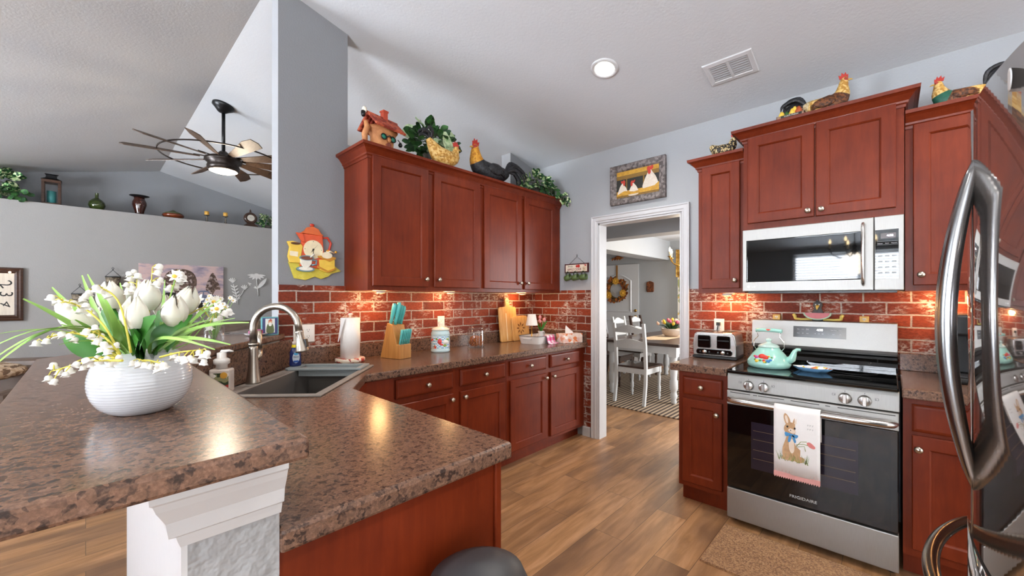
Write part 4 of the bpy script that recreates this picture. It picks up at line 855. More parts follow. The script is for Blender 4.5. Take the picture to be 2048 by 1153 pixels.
for tx, tz in ((-.07, .19), (.075, .2), (-.03, .16), (.03, .17)): m.leaf((0, -.005, .095), (tx, -.02, tz), .026, (0, -1, .3), -.12)
m.build('leaves', TULG, R)
R = onc('tissue box with orange floral print and a tissue pulled up', 'tissue_box', 'tissue box', 3.21, 2.262, -.3)
m = MB(); m.box(-.115, .115, -.06, .06, 0, .088); m.build('box', speckle('tissue_print', ['e7cfc2', 'efe0d6', 'e2a488', 'f0e6df', 'd8763f', 'ead7cc', 'd9b5ab'], 32, .6, True), R, .003)
m = MB(); rg = []
for z, rx, ry, ox in ((.086, .05, .014, 0), (.105, .045, .012, -.005), (.125, .03, .01, -.02), (.15, .012, .006, -.035), (.165, .002, .002, -.04)): rg.append([(ox + rx * math.cos(2 * PI * k / 14), ry * math.sin(2 * PI * k / 14) * (1 + .3 * math.sin(k * 2)), z) for k in range(14)])
m.loft(rg, True, (False, True)); m.build('tissue', plain('tissue_white', 'f0ebe7', .8, var=.01), R)
# ---- range side
R = onc('chrome four-slice toaster with black front panels on the short worktop', 'toaster', 'toaster', 3.135, .905, RW + .05)
m = MB(); m.at((0, 0, 0)); prof = [(-.13, -.125), (.13, -.125), (.13, .125), (-.13, .125)]
m.loft([[(-.14, y * .92 - .0, .018), (.14, y * .92, .018), (.14, y, .10), (.13, y * .97, .17), (.115, y * .95, .186), (-.115, y * .95, .186), (-.13, y * .97, .17), (-.14, y, .10)] for y in (-.125, .125)], False); m.build('body', STEELH, R, .008)
m = MB(); m.box(-.143, .143, -.122, .122, .004, .02); m.build('base', BLKP, R, .004)
for x, y in ((-.115, -.1), (.115, -.1), (-.115, .1), (.115, .1)):
    m = MB(); m.lathe([(.012, 0), (.012, .0045)], 10, (x, y, 0)); m.build('foot', BLKP, R)
for x in (-.062, .062):
    m = MB(); m.wprism([(x - .042, .085), (x - .038, .078), (x + .038, .078), (x + .042, .085), (x + .042, .158), (x + .036, .165), (x - .036, .165), (x - .042, .158)], -.132, -.118); f = m.build('lever_panel', BLKG, R, .003)
    m = MB(); m.box(x - .034, x + .034, -.146, -.131, .128, .136); m.build('lever', BLKP, f, .003)
m = MB(); m.wprism([(-.105, .03), (.105, .03), (.115, .04), (.115, .058), (.105, .068), (-.105, .068), (-.115, .058), (-.115, .04)], -.1275, -.114); f = m.build('control_panel', BLKG, R, .003)
for x in (-.058, .058):
    m = MB(); m.at((x, -.1275, .049), (PI / 2, 0, 0)); m.lathe([(.014, 0), (.013, .008), (.001, .009)], 16); m.build('dial', CHROME, f)
    for dx in (-.03, .03):
        m = MB(); m.at((x + dx, -.1275, .049), (PI / 2, 0, 0)); m.lathe([(.006, 0), (.006, .003), (.001, .0035)], 10); m.build('button', DGREY, f)
for x in (-.085, -.035, .035, .085):
    m = MB(); m.box(x - .013, x + .013, -.095, .085, .1862, .187); m.build('slot', BLK, R)
R = onc('aqua enamel tea kettle with painted flowers on the glass cooktop', 'tea_kettle', 'kettle', 2.935, .555, RW - .12, .9155)
m = MB(); m.lathe([(.10, 0), (.112, .006), (.118, .022), (.115, .04), (.09, .08), (.066, .108), (.056, .122), (.054, .126), (.001, .126)], 36); m.build('pot', TEAL, R)
m = MB(); m.tube([(.095, 0, .045), (.125, 0, .065), (.132, 0, .09), (.138, 0, .11), (.15, 0, .122), (.168, 0, .122)], [.026, .021, .016, .012, .0095, .008], 14); m.build('spout', TEAL, R)
m = MB(); m.lathe([(.058, .124), (.059, .128), (.05, .138), (.03, .147), (.014, .152), (.011, .158), (.017, .166), (.016, .175), (.001, .18)], 30); m.build('lid', plain('kettle_lid_grey', 'b6cfc8', .15, coat=.4), R)
m = MB()
for q in (-1, 1): m.tube([(q * .07, 0, .105), (q * .085, 0, .125), (q * .082, 0, .16), (q * .06, 0, .19), (q * .062, 0, .215), (q * .07, 0, .225)], .0028, 8)
m.build('bail_wires', CHROME, R)
m = MB(); m.tube([(-.072, 0, .226), (-.03, 0, .23), (.03, 0, .23), (.072, 0, .226)], .0115, 12); h_ = m.build('grip', TEAL, R)
m = MB(); m.ball((.0, -.009, .232), .008, 10, (2.2, .4, .8)); m.build('grip_rose', plain('rose_red2', 'd8452f', .4), h_)
FLC = [plain('flower_red', 'd93a2a', .4), plain('flower_magenta', 'c7458b', .4), plain('flower_yellow', 'ecc037', .4), plain('flower_blue', '3f84c4', .4), plain('flower_green', '5c8a3d', .4)]
m = MB(); rr = random.Random(5)
def krad(z): return .1165 - max(0, z - .04) * .62
for x, z, r, i in ((-.005, .072, .021, 0), (.012, .068, .018, 0), (-.036, .066, .013, 1), (-.03, .045, .012, 2), (.03, .048, .012, 3), (.042, .055, .008, 3), (.008, .05, .009, 0), (-.052, .07, .008, 0), (-.012, .05, .008, 4), (.03, .075, .007, 2), (.045, .07, .006, 4), (-.045, .052, .007, 4), (.02, .042, .006, 4), (.012, .042, .007, 2)):
    R0 = krad(z); a = x / R0
    m.mat(i); m.ball((R0 * math.sin(a), -R0 * math.cos(a), z), r, 10, (1, .32, .85))
m.build('flower_print', FLC, R)
R = onc('fluted blue and white spoon rest on the cooktop', 'spoon_rest', 'spoon rest', 2.93, .335, RW - .2, .9155)
m = MB()
def wav(s, z): return [(s * (1.25 + .12 * math.cos(6 * a)) * math.cos(a) * .07, s * (.8 + .08 * math.cos(6 * a)) * math.sin(a) * .07, z) for a in [2 * PI * k / 48 for k in range(48)]]
m.mat(0).loft([wav(.72, 0), wav(1.0, .018), wav(1.04, .024)], True, (True, False)); m.mat(1).loft([wav(1.04, .024), wav(1.0, .022), wav(.7, .006)], True, (False, True)); m.build('dish', [plain('spoon_rest_blue', '6fa3cc', .15, coat=.4), speckle('spoon_rest_print', ['e6ecef', 'e9eef0', 'd8c25a', 'e6ecef', '7f9ccc', 'e9eef0', 'd2794a'], 45, .2)], R)
R = onc('black coffee maker half hidden behind the refrigerator handle', 'coffee_maker', 'coffee maker', 3.12, -.335, RW)
m = MB(); m.box(-.14, .14, -.16, .16, 0, .035); m.box(-.14, .14, -.02, .16, .035, .30); m.box(-.14, .14, -.16, .16, .24, .345); m.build('body', BLKP, R, .012)
m = MB(); m.lathe([(.045, .20), (.055, .215), (.055, .239)], 20, (0, -.08, 0)); m.build('brew_head', BRONZE, R)
m = MB(); m.box(.145, .20, -.12, .15, .01, .30); m.build('water_tank', plain('smoky_tank', '33363c', .1), R, .01)
m = MB(); m.box(-.11, .11, -.155, -.03, .0352, .04); m.build('drip_grate', DGREY, R)
# crow and shakers along the top of the range backguard
R = thing('crow_figurine', 'grey crow figurine with watermelon sitting on the range backguard', 'figurine', (XR - .064, .347, 1.1975), RW)
CRW = plain('crow_grey', '4a4c50', .7)
m = MB(); m.lathe([(.028, 0), (.036, .02), (.034, .05), (.022, .075), (.02, .085), (.026, .1), (.024, .118), (.008, .128)], 18, sy=.6); m.tube([(0, 0, .125), (-.004, 0, .135), (.002, 0, .142)], [.006, .004, .001], 6); m.build('body', CRW, R)
m = MB(); m.tube([(0, -.014, .098), (0, -.03, .09), (0, -.036, .072)], [.01, .008, .001], 8); m.build('beak', plain('beak_yellow', 'd9b658', .5), R)
m = MB(); m.disc(-.009, .106, .004, -.0165, -.013, 8); m.disc(.009, .106, .004, -.0165, -.013, 8); m.build('eyes', WHITE, R)
m = MB(); m.wprism([(.075 * math.cos(a), .052 + .045 * math.sin(a)) for a in [PI + PI * k / 14 for k in range(15)]], -.03, -.02); mw = m.build('watermelon', plain('melon_red', 'c2676b', .5), R)
m = MB(); m.wprism([(.075 * math.cos(a), .052 + .045 * math.sin(a)) for a in [PI + PI * k / 14 for k in range(15)]] + [(.066 * math.cos(a), .052 + .038 * math.sin(a)) for a in [2 * PI - PI * k / 14 for k in range(15)]], -.0312, -.0195); m.build('rind', plain('melon_rind', '9fb79a', .5), mw)
for q in (-1, 1): m = MB(); m.tube([(q * .03, -.005, .01), (q * .085, -.012, .008), (q * .12, -.014, .012)], [.008, .007, .008], 8); m.tube([(q * .118, -.014, .008), (q * .122, -.014, .03), (q * .13, -.014, .042)], [.008, .01, .009], 8); m.build('leg', plain('crow_leg_yellow', 'd8be62', .5), R)
for y, lab in ((.575, 'left of the crow figurine'), (.117, 'right of the crow figurine')):
    R = thing('range_block', 'small yellow block with a white heart on the backguard, ' + lab, 'ornament', (XR - .064, y, 1.1975), RW, 'yellow blocks beside the crow')
    m = MB(); m.box(-.022, .022, -.012, .012, 0, .036); m.build('block', plain('block_yellow', 'cfa350', .5), R, .002)
    m = MB(); m.disc(-.004, .02, .006, -.0128, -.0118, 10); m.disc(.004, .02, .006, -.0128, -.0118, 10); m.wprism([(-.0095, .018), (.0095, .018), (0, .006)], -.0128, -.0118); m.build('heart', CREAM, R)
# rabbit tea towel over the oven handle
R = thing('tea_towel', 'white tea towel with rabbit print hanging on the oven handle', 'towel', (XR - .797, .358, .0), RW)
m = MB(); rows = []
for yy, zz in ((.04, .60), (.036, .72), (.03, .757), (.018, .7715), (.0, .7735), (-.010, .7655), (-.014, .745), (-.014, .6), (-.012, .5), (-.010, .415)):
    rows.append([(x, yy - .002 * math.sin(x * 30 + 1), zz) for x in [-.1 + .2 * i / 12 for i in range(13)]])
m.loft(rows, True, (False, False), False); cl = m.build('cloth', OFFW, R); sd = cl.modifiers.new('thick', 'SOLIDIFY'); sd.thickness = .0025; sd.offset = 1
LACE = plain('pink_lace', 'd79a94', .8)
m = MB(); pl = [(-.1, .418)] + [(.1, .418)] + [p for k in range(20) for p in ((.1 - k * .01, .395), (.095 - k * .01, .386))] + [(-.1, .395)]; m.wprism(pl, -.013, -.0105); m.build('lace_trim', LACE, R)
B1, B2, B3, B4, B5 = plain('rabbit_tan', 'c39c74', .8, var=.12, vscale=60), plain('rabbit_cream', 'e6d5c3', .8), plain('bow_blue', '4f94c9', .8), plain('print_grass', '8d9a5a', .8), plain('print_tulip', 'd9837e', .8)
m = MB(); yq = -.0185; e0, e1 = -.0176, -.0166
def sh(mi, pts, lift=0, smo=True): m.mat(mi); m.wprism(smooth2(pts, 4) if smo else pts, e0 - lift, e1 - lift)
sh(0, [(-.055, .50), (-.06, .545), (-.05, .585), (-.035, .625), (-.0, .625), (.015, .59), (.018, .55), (.012, .505), (-.02, .49)])
sh(0, [(-.05, .64), (-.052, .665), (-.035, .69), (-.01, .69), (.012, .675), (.014, .648), (-.005, .63), (-.03, .63)], .0004)
sh(0, [(-.045, .68), (-.055, .715), (-.05, .735), (-.04, .73), (-.028, .71), (-.026, .685)], .0003); sh(0, [(-.015, .685), (-.008, .715), (.006, .73), (.013, .725), (.012, .705), (.0, .683)], .0003)
sh(1, [(-.042, .688), (-.049, .713), (-.046, .725), (-.039, .72), (-.034, .69)], .0006); sh(1, [(-.008, .688), (-.002, .71), (.006, .722), (.009, .715), (.003, .69)], .0006)
sh(1, [(-.03, .55), (-.03, .60), (-.012, .60), (-.008, .55), (-.018, .53)], .0006); sh(1, [(-.034, .648), (-.025, .66), (-.01, .655), (.0, .645), (-.015, .634)], .0006)
sh(2, [(-.048, .637), (-.045, .615), (-.022, .622), (-.0, .612), (.008, .63), (-.02, .632)], .0009); sh(2, [(-.03, .622), (-.036, .59), (-.026, .59), (-.02, .62)], .0009); sh(2, [(-.018, .622), (-.008, .588), (.0, .596), (-.01, .624)], .0009)
sh(0, [(.012, .52), (.035, .515), (.03, .495), (.005, .488), (-.01, .5)], .0009); sh(0, [(-.06, .505), (-.035, .50), (-.03, .49), (-.06, .492)], .0009)
m.mat(5)
for px, pz, r in ((-.038, .667, .0045), (-.006, .663, .0045), (-.024, .65, .0025)): m.disc(px, pz, r, e0 - .0012, e1, 10, r * 1.2)
m.mat(3); rr = random.Random(2)
for k in range(34):
    x = -.078 + .13 * rr.random(); z = .483 + .012 * rr.random(); h = .02 + .03 * rr.random(); d = rr.uniform(-.02, .02); m.wprism([(x - .0012, z), (x + .0012, z), (x + d, z + h)], e0 - .0012, e1)
for a in ([(.0, .57), (.02, .6), (.045, .605)], [(.0, .58), (.03, .59), (.05, .588)], [(.005, .57), (.035, .58), (.04, .555)]): m.tube([(x, -.0178, z) for x, z in a], .0016, 5)
sh(4, [(.045, .6), (.055, .605), (.066, .6), (.08, .585), (.075, .575), (.06, .578), (.048, .588)], .0004)
m.build('rabbit_print', [B1, B2, B3, B4, B5, BLK], R)
text('lettering', 'H A P P Y', .012, plain('print_grey', 'a9a5a3', .8), R, (.048, -.0172, .69)); text('lettering', 'H A P P Y', .012, MATS['print_grey'], R, (.048, -.0172, .67))
m = MB()
for k in range(13): m.box(-.092 + k * .0152, -.091 + k * .0152, -.0135, -.0128, .42, .432)
m.build('stitches', LACE, R)
# ------------------------------------------------------------------ ornaments along the cabinet tops
def fowl(name, label, loc, rz, sc, spine, mats, seg_mats, comb=True, tail=None, wing=None, group=None):
    """spine rows (x, z, half width, half height) from rump to beak; seg_mats picks the plumage of each stretch"""
    R = thing(name, label, 'figurine', loc, rz, group, sc)
    m = MB(); P = [Vector((a[0], 0, a[1])) for a in spine]; C_ = catmull([(a[0], a[1], 0) for a in spine], 3); D_ = catmull([(a[2], a[3], 0) for a in spine], 3); n = len(C_)
    rings = []
    for i in range(n):
        t_ = (C_[min(i + 1, n - 1)] - C_[max(i - 1, 0)]).normalized(); nr = Vector((-t_.y, t_.x, 0)); c = C_[i]; rx, rh = max(.002, D_[i].x), max(.002, D_[i].y)
        rings.append([(c.x + nr.x * rh * math.sin(a), rx * math.cos(a), c.y + nr.y * rh * math.sin(a)) for a in [2 * PI * k / 18 for k in range(18)]])
    verts = [[m.v(p) for p in r] for r in rings]
    for i in range(n - 1):
        m.mi = seg_mats[min(len(seg_mats) - 1, i // 3)]
        for k in range(18): m.f([verts[i][k], verts[i][(k + 1) % 18], verts[i + 1][(k + 1) % 18], verts[i + 1][k]], True)
    m.f(verts[0][::-1]); m.f(verts[-1]); m.build('body', mats, R)
    hx, hz, hr = spine[-2][0], spine[-2][1], spine[-2][3]
    if comb:
        m = MB(); m.wprism([(hx - .07, hz + hr * .6), (hx - .085, hz + hr + .05), (hx - .05, hz + hr + .03), (hx - .04, hz + hr + .085), (hx - .005, hz + hr + .045), (hx + .012, hz + hr + .085), (hx + .03, hz + hr + .03), (hx + .05, hz + hr + .04), (hx + .05, hz + hr * .4)], -.012, .012); m.build('comb', RED, R, .004)
        m = MB()
        for q in (-1, 1): m.ball((hx + .035, q * .016, hz - hr - .035), .022, 10, (.8, .5, 1.8))
        m.ball((hx + .01, 0, hz), hr * .95, 12, (.75, 1.04, .85)); m.build('wattles_and_face', plain('face_red', 'a5362c', .5), R)
    m = MB(); m.tube([(hx + hr * .6, 0, hz), (hx + hr + .03, 0, hz - .004), (hx + hr + .055, 0, hz - .018)], [.02, .013, .002], 8); m.build('beak', plain('beak_horn', 'c9a24a', .4), R)
    m = MB()
    for q in (-1, 1): m.ball((hx + .02, q * hr * .72, hz + .008), .008, 8)
    m.build('eyes', BLK, R)
    if tail:
        m = MB(); rr = random.Random(len(label))
        for k in range(tail['n']):
            f = k / (tail['n'] - 1); a = tail['a0'] + (tail['a1'] - tail['a0']) * f; L = tail['L'] * (1 - .35 * abs(f - .4)); s_ = rr.uniform(-.07, .07)
            bx, bz = spine[0][0] + .05, spine[0][1] + .02
            p0 = (bx, s_ * .4, bz); p1 = (bx + L * .55 * math.cos(a), s_, bz + L * .6 * math.sin(a)); p2 = (bx + L * math.cos(a + .45), s_ * 1.4, bz + L * math.sin(a + .45) * .95); p3 = (bx + L * 1.1 * math.cos(a + .8), s_ * 1.5, bz + L * .8 * math.sin(a + .8))
            m.tube(catmull([p0, p1, p2, p3], 4), [.02, .026, .03, .033, .034, .034, .034, .033, .03, .026, .02, .012, .004], 7, flat=.45, up=(0, 1, 0))
        m.build('tail', tail['m'], R)
    if wing:
        for q in (-1, 1):
            m = MB(); m.ball((wing[0], q * wing[2], wing[1]), wing[3], 14, (1.5, .35, .8))
            for k in range(4): m.tube([(wing[0], q * wing[2] * 1.12, wing[1] - .02 * k + .03), (wing[0] - wing[3] * 1.2, q * wing[2] * 1.05, wing[1] - .025 * k + .01), (wing[0] - wing[3] * 1.8, q * wing[2] * .85, wing[1] - .03 * k)], [.02, .024, .008], 6, flat=.6)
            m.build('wing', wing[4], R)
    return R
FB = speckle('black_plumage', ['17181b', '23252b', '101114', '2c2d33'], 40, .5); FY = speckle('golden_plumage', ['c99a4a', 'dcb468', 'b58236', 'e2c07c'], 32, .6); FO = speckle('orange_hackle', ['d9962c', 'e3a83a', 'c27f20'], 40, .55)
FBR = speckle('brown_plumage', ['5a3219', '7a4722', '432410'], 38, .6); FSP = speckle('speckled_plumage', ['1f1b17', 'c9b27c', '2a241d', '17140f', 'd8c390', '3a3126'], 30, .6); FG = plain('green_plumage', '1f5a48', .5, var=.2); FCR = speckle('cream_plumage', ['cbb78e', 'd8c6a0', 'b39a6a'], 34, .6)
CT = 2.3462
ROO = [(-.30, .30, .04, .05), (-.20, .27, .10, .11), (-.02, .22, .14, .16), (.16, .24, .135, .17), (.25, .35, .10, .12), (.27, .48, .065, .075), (.29, .58, .052, .058), (.33, .60, .03, .035)]
fowl('rooster_figurine', 'large black rooster figurine with yellow neck on the cabinet top', (2.43, 2.56, CT), PI, .50 * 1.06,
     [(-.42, .26, .05, .06), (-.28, .22, .12, .12), (-.06, .19, .15, .15), (.16, .20, .14, .16), (.28, .30, .11, .13), (.31, .43, .075, .085), (.32, .52, .055, .06), (.36, .54, .03, .035)], [FB, FO], [0, 0, 0, 0, 1, 1, 1],
     tail={'n': 8, 'a0': 2.2, 'a1': 3.1, 'L': .42, 'm': FB}, wing=(-.02, .22, .135, .12, FB))
fowl('hen_figurine', 'buff yellow hen figurine resting in front of the leafy potted plant', (1.87, 2.475, CT), 0, .42,
     [(-.34, .42, .03, .05), (-.26, .33, .07, .10), (-.12, .20, .13, .15), (.08, .17, .14, .15), (.22, .22, .10, .12), (.27, .33, .055, .07), (.29, .40, .05, .052), (.33, .40, .028, .03)], [FY], [0], tail={'n': 5, 'a0': 1.6, 'a1': 2.3, 'L': .2, 'm': FB}, wing=(-.02, .2, .12, .1, FY))
fowl('hen_figurine', 'small speckled hen figurine over the narrow wall cabinet', (3.13, .872, 2.3455), RW, .235,
     [(-.34, .46, .05, .06), (-.26, .36, .10, .12), (-.10, .24, .17, .2), (.10, .24, .17, .19), (.24, .34, .12, .14), (.28, .48, .07, .09), (.30, .56, .05, .055), (.33, .56, .028, .03)], [FSP], [0], wing=(-.02, .25, .15, .13, FSP))
fowl('rooster_figurine', 'golden brown rooster figurine with dark tail over the microwave cabinet', (3.12, .30, 2.4525), RW, .345, ROO, [FCR, FBR, FY], [0, 2, 1, 1, 2, 2, 2], tail={'n': 8, 'a0': 2.2, 'a1': 3.2, 'L': .36, 'm': FB}, wing=(.02, .24, .13, .11, FBR))
fowl('rooster_figurine', 'tan and green rooster figurine with black tail beside the refrigerator', (3.12, -.275, 2.3455), -RW, .29,
     [(-.30, .24, .04, .05), (-.20, .20, .10, .11), (-.02, .16, .14, .15), (.18, .17, .14, .16), (.27, .28, .10, .13), (.30, .42, .065, .075), (.31, .50, .05, .055), (.34, .50, .03, .033)], [FY, FBR, FG], [0, 0, 1, 2, 0, 0, 0], tail={'n': 9, 'a0': 1.7, 'a1': 2.9, 'L': .42, 'm': FB}, wing=(.0, .19, .13, .1, FBR))
R = thing('fruit_crate', 'little lettered crate of yellow pears on the cabinet over the microwave', 'crate', (3.09, .462, 2.4525), RW)
m = MB(); m.box(-.075, .075, -.03, .03, 0, .008); m.box(-.075, .075, -.03, -.026, .008, .062); m.box(-.075, .075, .026, .03, .008, .05); m.box(-.075, -.071, -.03, .03, .008, .062); m.box(.071, .075, -.03, .03, .008, .062); m.build('box', plain('crate_wood', '9a7a62', .7), R)
m = MB(); m.box(-.05, .06, -.0315, -.0302, .045, .061); m.build('sign_board', plain('crate_sign_black', '26221f', .6), R)
text('lettering', 'FARM FRESH', .0135, plain('crate_white', 'd9d3c6', .6), R, (.005, -.0317, .053))
for x, z, r, mm in ((-.05, .068, .02, YEL), (-.022, .066, .017, GRN), (.008, .072, .021, YEL), (.04, .076, .021, plain('pear_red', 'b2542c', .5)), (.02, .092, .014, YEL)):
    m = MB(); m.lathe([(.001, -r), (r * .8, -r * .7), (r, 0), (r * .7, r * .8), (r * .4, r * 1.4), (.001, r * 1.6)], 14, (x, 0, z), caps=(False, False)); m.build('pear', mm, R)
# terracotta cottage ornament
R = thing('cottage_ornament', 'terracotta cottage ornament with tiled roof and green window glasses', 'ornament', (1.42, 2.585, CT), .15)
TC = speckle('terracotta', ['b87a4c', 'c78a58', 'a96c40', 'cf9564'], 18, .7, False); TR = speckle('roof_tile_red', ['a8432d', '8c3323', 'bd5a3d'], 30, .7)
m = MB(); m.lathe([(.105, 0), (.10, .02), (.085, .06), (.088, .11), (.105, .15), (.12, .17), (.001, .175)], 24, sy=.7); m.build('body', TC, R)
m = MB(); n = 9
for q in (-1, 1):
    for r_ in range(4):
        for c_ in range(n):
            x0 = -.125 + c_ * .0275; f0 = r_ / 4; y0, z0 = q * (.105 - .10 * f0), .155 + .095 * f0
            m.tube([(x0 + .014, y0, z0), (x0 + .014, y0 - q * .028, z0 + .028)], [.0155, .0145], 7, flat=.6)
m.tube([(-.125, 0, .252), (.125, 0, .252)], .014, 8); m.build('tiled_roof', TR, R)
m = MB(); m.box(.0, .035, -.018, .018, .235, .30); m.box(-.004, .039, -.022, .022, .30, .312); m.build('chimney', plain('chimney_red', 'b6472b', .6), R)
GG = plain('green_glass_paint', '1f7a63', .2)
for x in (-.034, .042):
    m = MB(); m.ball((x, -.062, .105), .02, 14, (1.0, .45, .85)); lens = m.build('green_window', GG, R)
m = MB(); m.tube([(-.012, -.074, .108), (.004, -.08, .118), (.02, -.074, .106)], .004, 6)
for x in (-.034, .042): m.tube([(x + .022 * math.cos(a), -.066, .105 + .019 * math.sin(a)) for a in [2 * PI * k / 14 for k in range(15)]], .0035, 6)
m.build('window_frames', BLK, R)
m = MB(); m.wprism([(-.016, .02), (.02, .02), (.02, .06), (.002, .072), (-.016, .06)], -.076, -.055); m.build('door', plain('cottage_door', '7a3b2a', .6), R)
m = MB(); m.ball((.004, -.074, .088), .014, 10, (1, .8, 1.2)); m.build('nose', TC, R)
m = MB(); m.tube([(-.12, .02, .03), (-.14, .0, .10), (-.125, -.01, .15), (-.14, -.01, .19)], [.016, .02, .022, .012], 8); m.build('tree_trunk', TC, R)
m = MB(); m.lathe([(.008, 0), (.014, .01), (.014, .035), (.006, .042)], 12, (-.158, -.01, .21)); m.build('lantern', IRON, R)
m = MB(); m.ball((-.145, -.005, .262), .017, 12, (1, 1, 1.3)); m.build('bulb', plain('bulb_white', 'f3ead8', .2), R)
m = MB(); m.lathe([(.01, 0), (.016, .012), (.008, .03)], 10, (.135, -.03, .09)); m.tube([(.135, -.03, .12), (.12, -.02, .14)], .003, 6); m.build('side_lantern', IRON, R)
def plant(name, label, loc, pot, leaves, cat='plant', group=None):
    """leaves: rows (count, centre, spread xyz, length, width, material, droop)"""
    R = thing(name, label, cat, loc, 0, group); rr = random.Random(len(label) * 7)
    if pot: m = MB(); m.lathe(pot, 20); m.build('pot', plain('pot_dark', '3d3a33', .6), R)
    for k, (n, c, sp, L, wd, mm, dr) in enumerate(leaves):
        m = MB(); tw = MB()
        for i in range(n):
            d = Vector((rr.uniform(-1, 1), rr.uniform(-1, 1), rr.uniform(-.6, 1))); d.normalize(); q = rr.uniform(.45, 1.0)
            b = Vector(c) + Vector((d.x * sp[0], d.y * sp[1], d.z * sp[2])) * q; o2 = Vector((d.x, d.y * .8 - .25, d.z * .5 + dr)).normalized()
            l_ = L * rr.uniform(.75, 1.25); m.leaf(b, b + o2 * l_, wd * rr.uniform(.8, 1.2), Vector((rr.uniform(-.9, .5), -1.0, rr.uniform(-.1, .8))), -.1, .2, 5)
            if i % 2 == 0: tw.tube([Vector(c) + Vector((0, 0, -sp[2] * .4)), (Vector(c) + b) / 2 + Vector((0, 0, .02)), b], .0018, 4, caps=(False, False))
        m.build('leaves', mm, R); tw.build('twigs', plain('twig_green', '3e4a2a', .6), R)
    return R
CAL = speckle('caladium_leaf', ['2c6a35', '8fb87c', 'c7d9b0', '3b7a41', '94a04e'], 20, .4, False)
plant('potted_plant', 'tall leafy potted plant with variegated leaves behind the yellow hen', (1.90, 2.66, CT), [(.05, 0), (.075, .13), (.08, .14), (.001, .135)],
      [(110, (0, 0, .23), (.20, .12, .15), .075, .062, GRN, -.2), (12, (-.06, 0, .30), (.15, .08, .12), .13, .10, CAL, -.35), (16, (.13, -.02, .22), (.10, .08, .1), .06, .05, plain('deep_green_leaf', '1c4127', .4, var=.2), -.3)])
R = bpy.data.objects['potted_plant']; m = MB(); m.leaf((.02, -.13, .30), (.08, -.17, .10), .10, (0, -1, .2), -.08, .15, 8); m.build('large_leaf', CAL, R)
plant('trailing_ivy', 'variegated ivy plant trailing over the corner end of the cabinet top', (3.06, 2.57, CT), [(.05, 0), (.06, .08), (.001, .078)],
      [(70, (0, -.03, .13), (.20, .12, .10), .065, .055, GRNV, -.3), (30, (.10, -.13, .06), (.14, .07, .06), .055, .045, GRN, -.6), (26, (.20, -.19, .0), (.08, .03, .07), .05, .035, GRNV, -.9)])
# ------------------------------------------------------------------ living room beyond the bar
LY, LZ = 8.06, 2.5605
def ledge(name, label, cat, x, group=None, sc=1): return thing(name, label, cat, (x, LY - .06, LZ), 0, group, sc)
R = ledge('candle_lantern', 'dark wooden lantern with a teal candle on the plant ledge', 'lantern', -.306)
m = MB(); m.box(-.085, .085, -.085, .085, 0, .025)
for x in (-1, 1):
    for y in (-1, 1): m.box(x * .085 - (.028 if x > 0 else 0), x * .085 + (0 if x > 0 else .028), y * .085 - (.028 if y > 0 else 0), y * .085 + (0 if y > 0 else .028), .025, .29)
m.box(-.085, .085, -.085, .085, .29, .325); m.build('frame', BRNW, R, .003)
m = MB(); m.loft([[(-.09, -.09, .326), (.09, -.09, .326), (.09, .09, .326), (-.09, .09, .326)], [(-.05, -.05, .35), (.05, -.05, .35), (.05, .05, .35), (-.05, .05, .35)], [(-.045, -.045, .39), (.045, -.045, .39), (.045, .045, .39), (-.045, .045, .39)], [(-.06, -.06, .40), (.06, -.06, .40), (.06, .06, .42), (-.06, .06, .42)]], False); m.build('roof', IRON, R)
R = ledge('pillar_candle', 'teal pillar candle standing inside the dark lantern', 'candle', -.306); R.location.z += .0255
m = MB(); m.lathe([(.042, 0), (.042, .16), (.03, .162), (.001, .158)], 20); m.build('wax', WAXT, R)
m = MB(); m.tube([(0, 0, .156), (.001, 0, .172)], .002, 5); m.build('wick', BLK, R)
GRG = plain('green_bottle_glass', '33401a', .06, coat=.5, var=.3, vscale=10)
R = ledge('glass_bottle', 'round green glass bottle with narrow neck on the plant ledge', 'bottle', .107)
m = MB(); m.lathe([(.04, 0), (.07, .02), (.088, .07), (.08, .115), (.05, .15), (.022, .17), (.018, .19), (.018, .235), (.02, .24)], 28); m.build('bottle', GRG, R)
R = ledge('urn_vase', 'dark red-brown vase with a wide rim on the plant ledge', 'vase', .54)
m = MB(); m.lathe([(.045, 0), (.05, .03), (.055, .06), (.082, .15), (.08, .19), (.06, .235), (.06, .26)], 28); m.build('vase', plain('oxblood_glaze', '3a1a12', .12, coat=.4, var=.2, vscale=60), R)
m = MB(); m.lathe([(.06, .262), (.11, .278), (.112, .284), (.06, .27)], 28); m.build('rim_plate', IRON, R)
R = ledge('gourd_vase', 'low rounded vase with green top and copper body on the ledge', 'vase', .92)
m = MB(); m.lathe([(.07, 0), (.11, .015), (.135, .045), (.125, .072)], 32); m.build('body', plain('copper_glaze', '6b2f16', .15, coat=.4, var=.25, vscale=60), R)
m = MB(); m.lathe([(.1255, .0725), (.09, .095), (.04, .115), (.016, .132), (.001, .134)], 32); m.build('neck', plain('moss_glaze', '48512a', .35), R)
for x, lab in ((1.335, 'shorter silver candle holder with yellow candle'), (1.585, 'taller silver candle holder with yellow candle, next to the mantel clock')):
    k = 1 if x < 1.5 else 1.13
    R = ledge('candle_holder', lab + ' on the ledge', 'candle holder', x, 'candle holders on the ledge')
    m = MB(); m.lathe([(.035, 0), (.035, .006), (.012, .02), (.018, .035 * k), (.010, .05 * k), (.017, .07 * k), (.009, .09 * k), (.012, .11 * k), (.038, .118 * k), (.04, .123 * k)], 20); m.build('stand', plain('old_silver', '8c857b', .25, .9), R)
    m = MB(); m.lathe([(.031, .1235 * k), (.031, .1235 * k + .058), (.001, .1235 * k + .057)], 18); m.build('candle', WAXY, R)
R = ledge('mantel_clock', 'round dark wooden mantel clock on a stepped foot on the ledge', 'clock', 1.94)
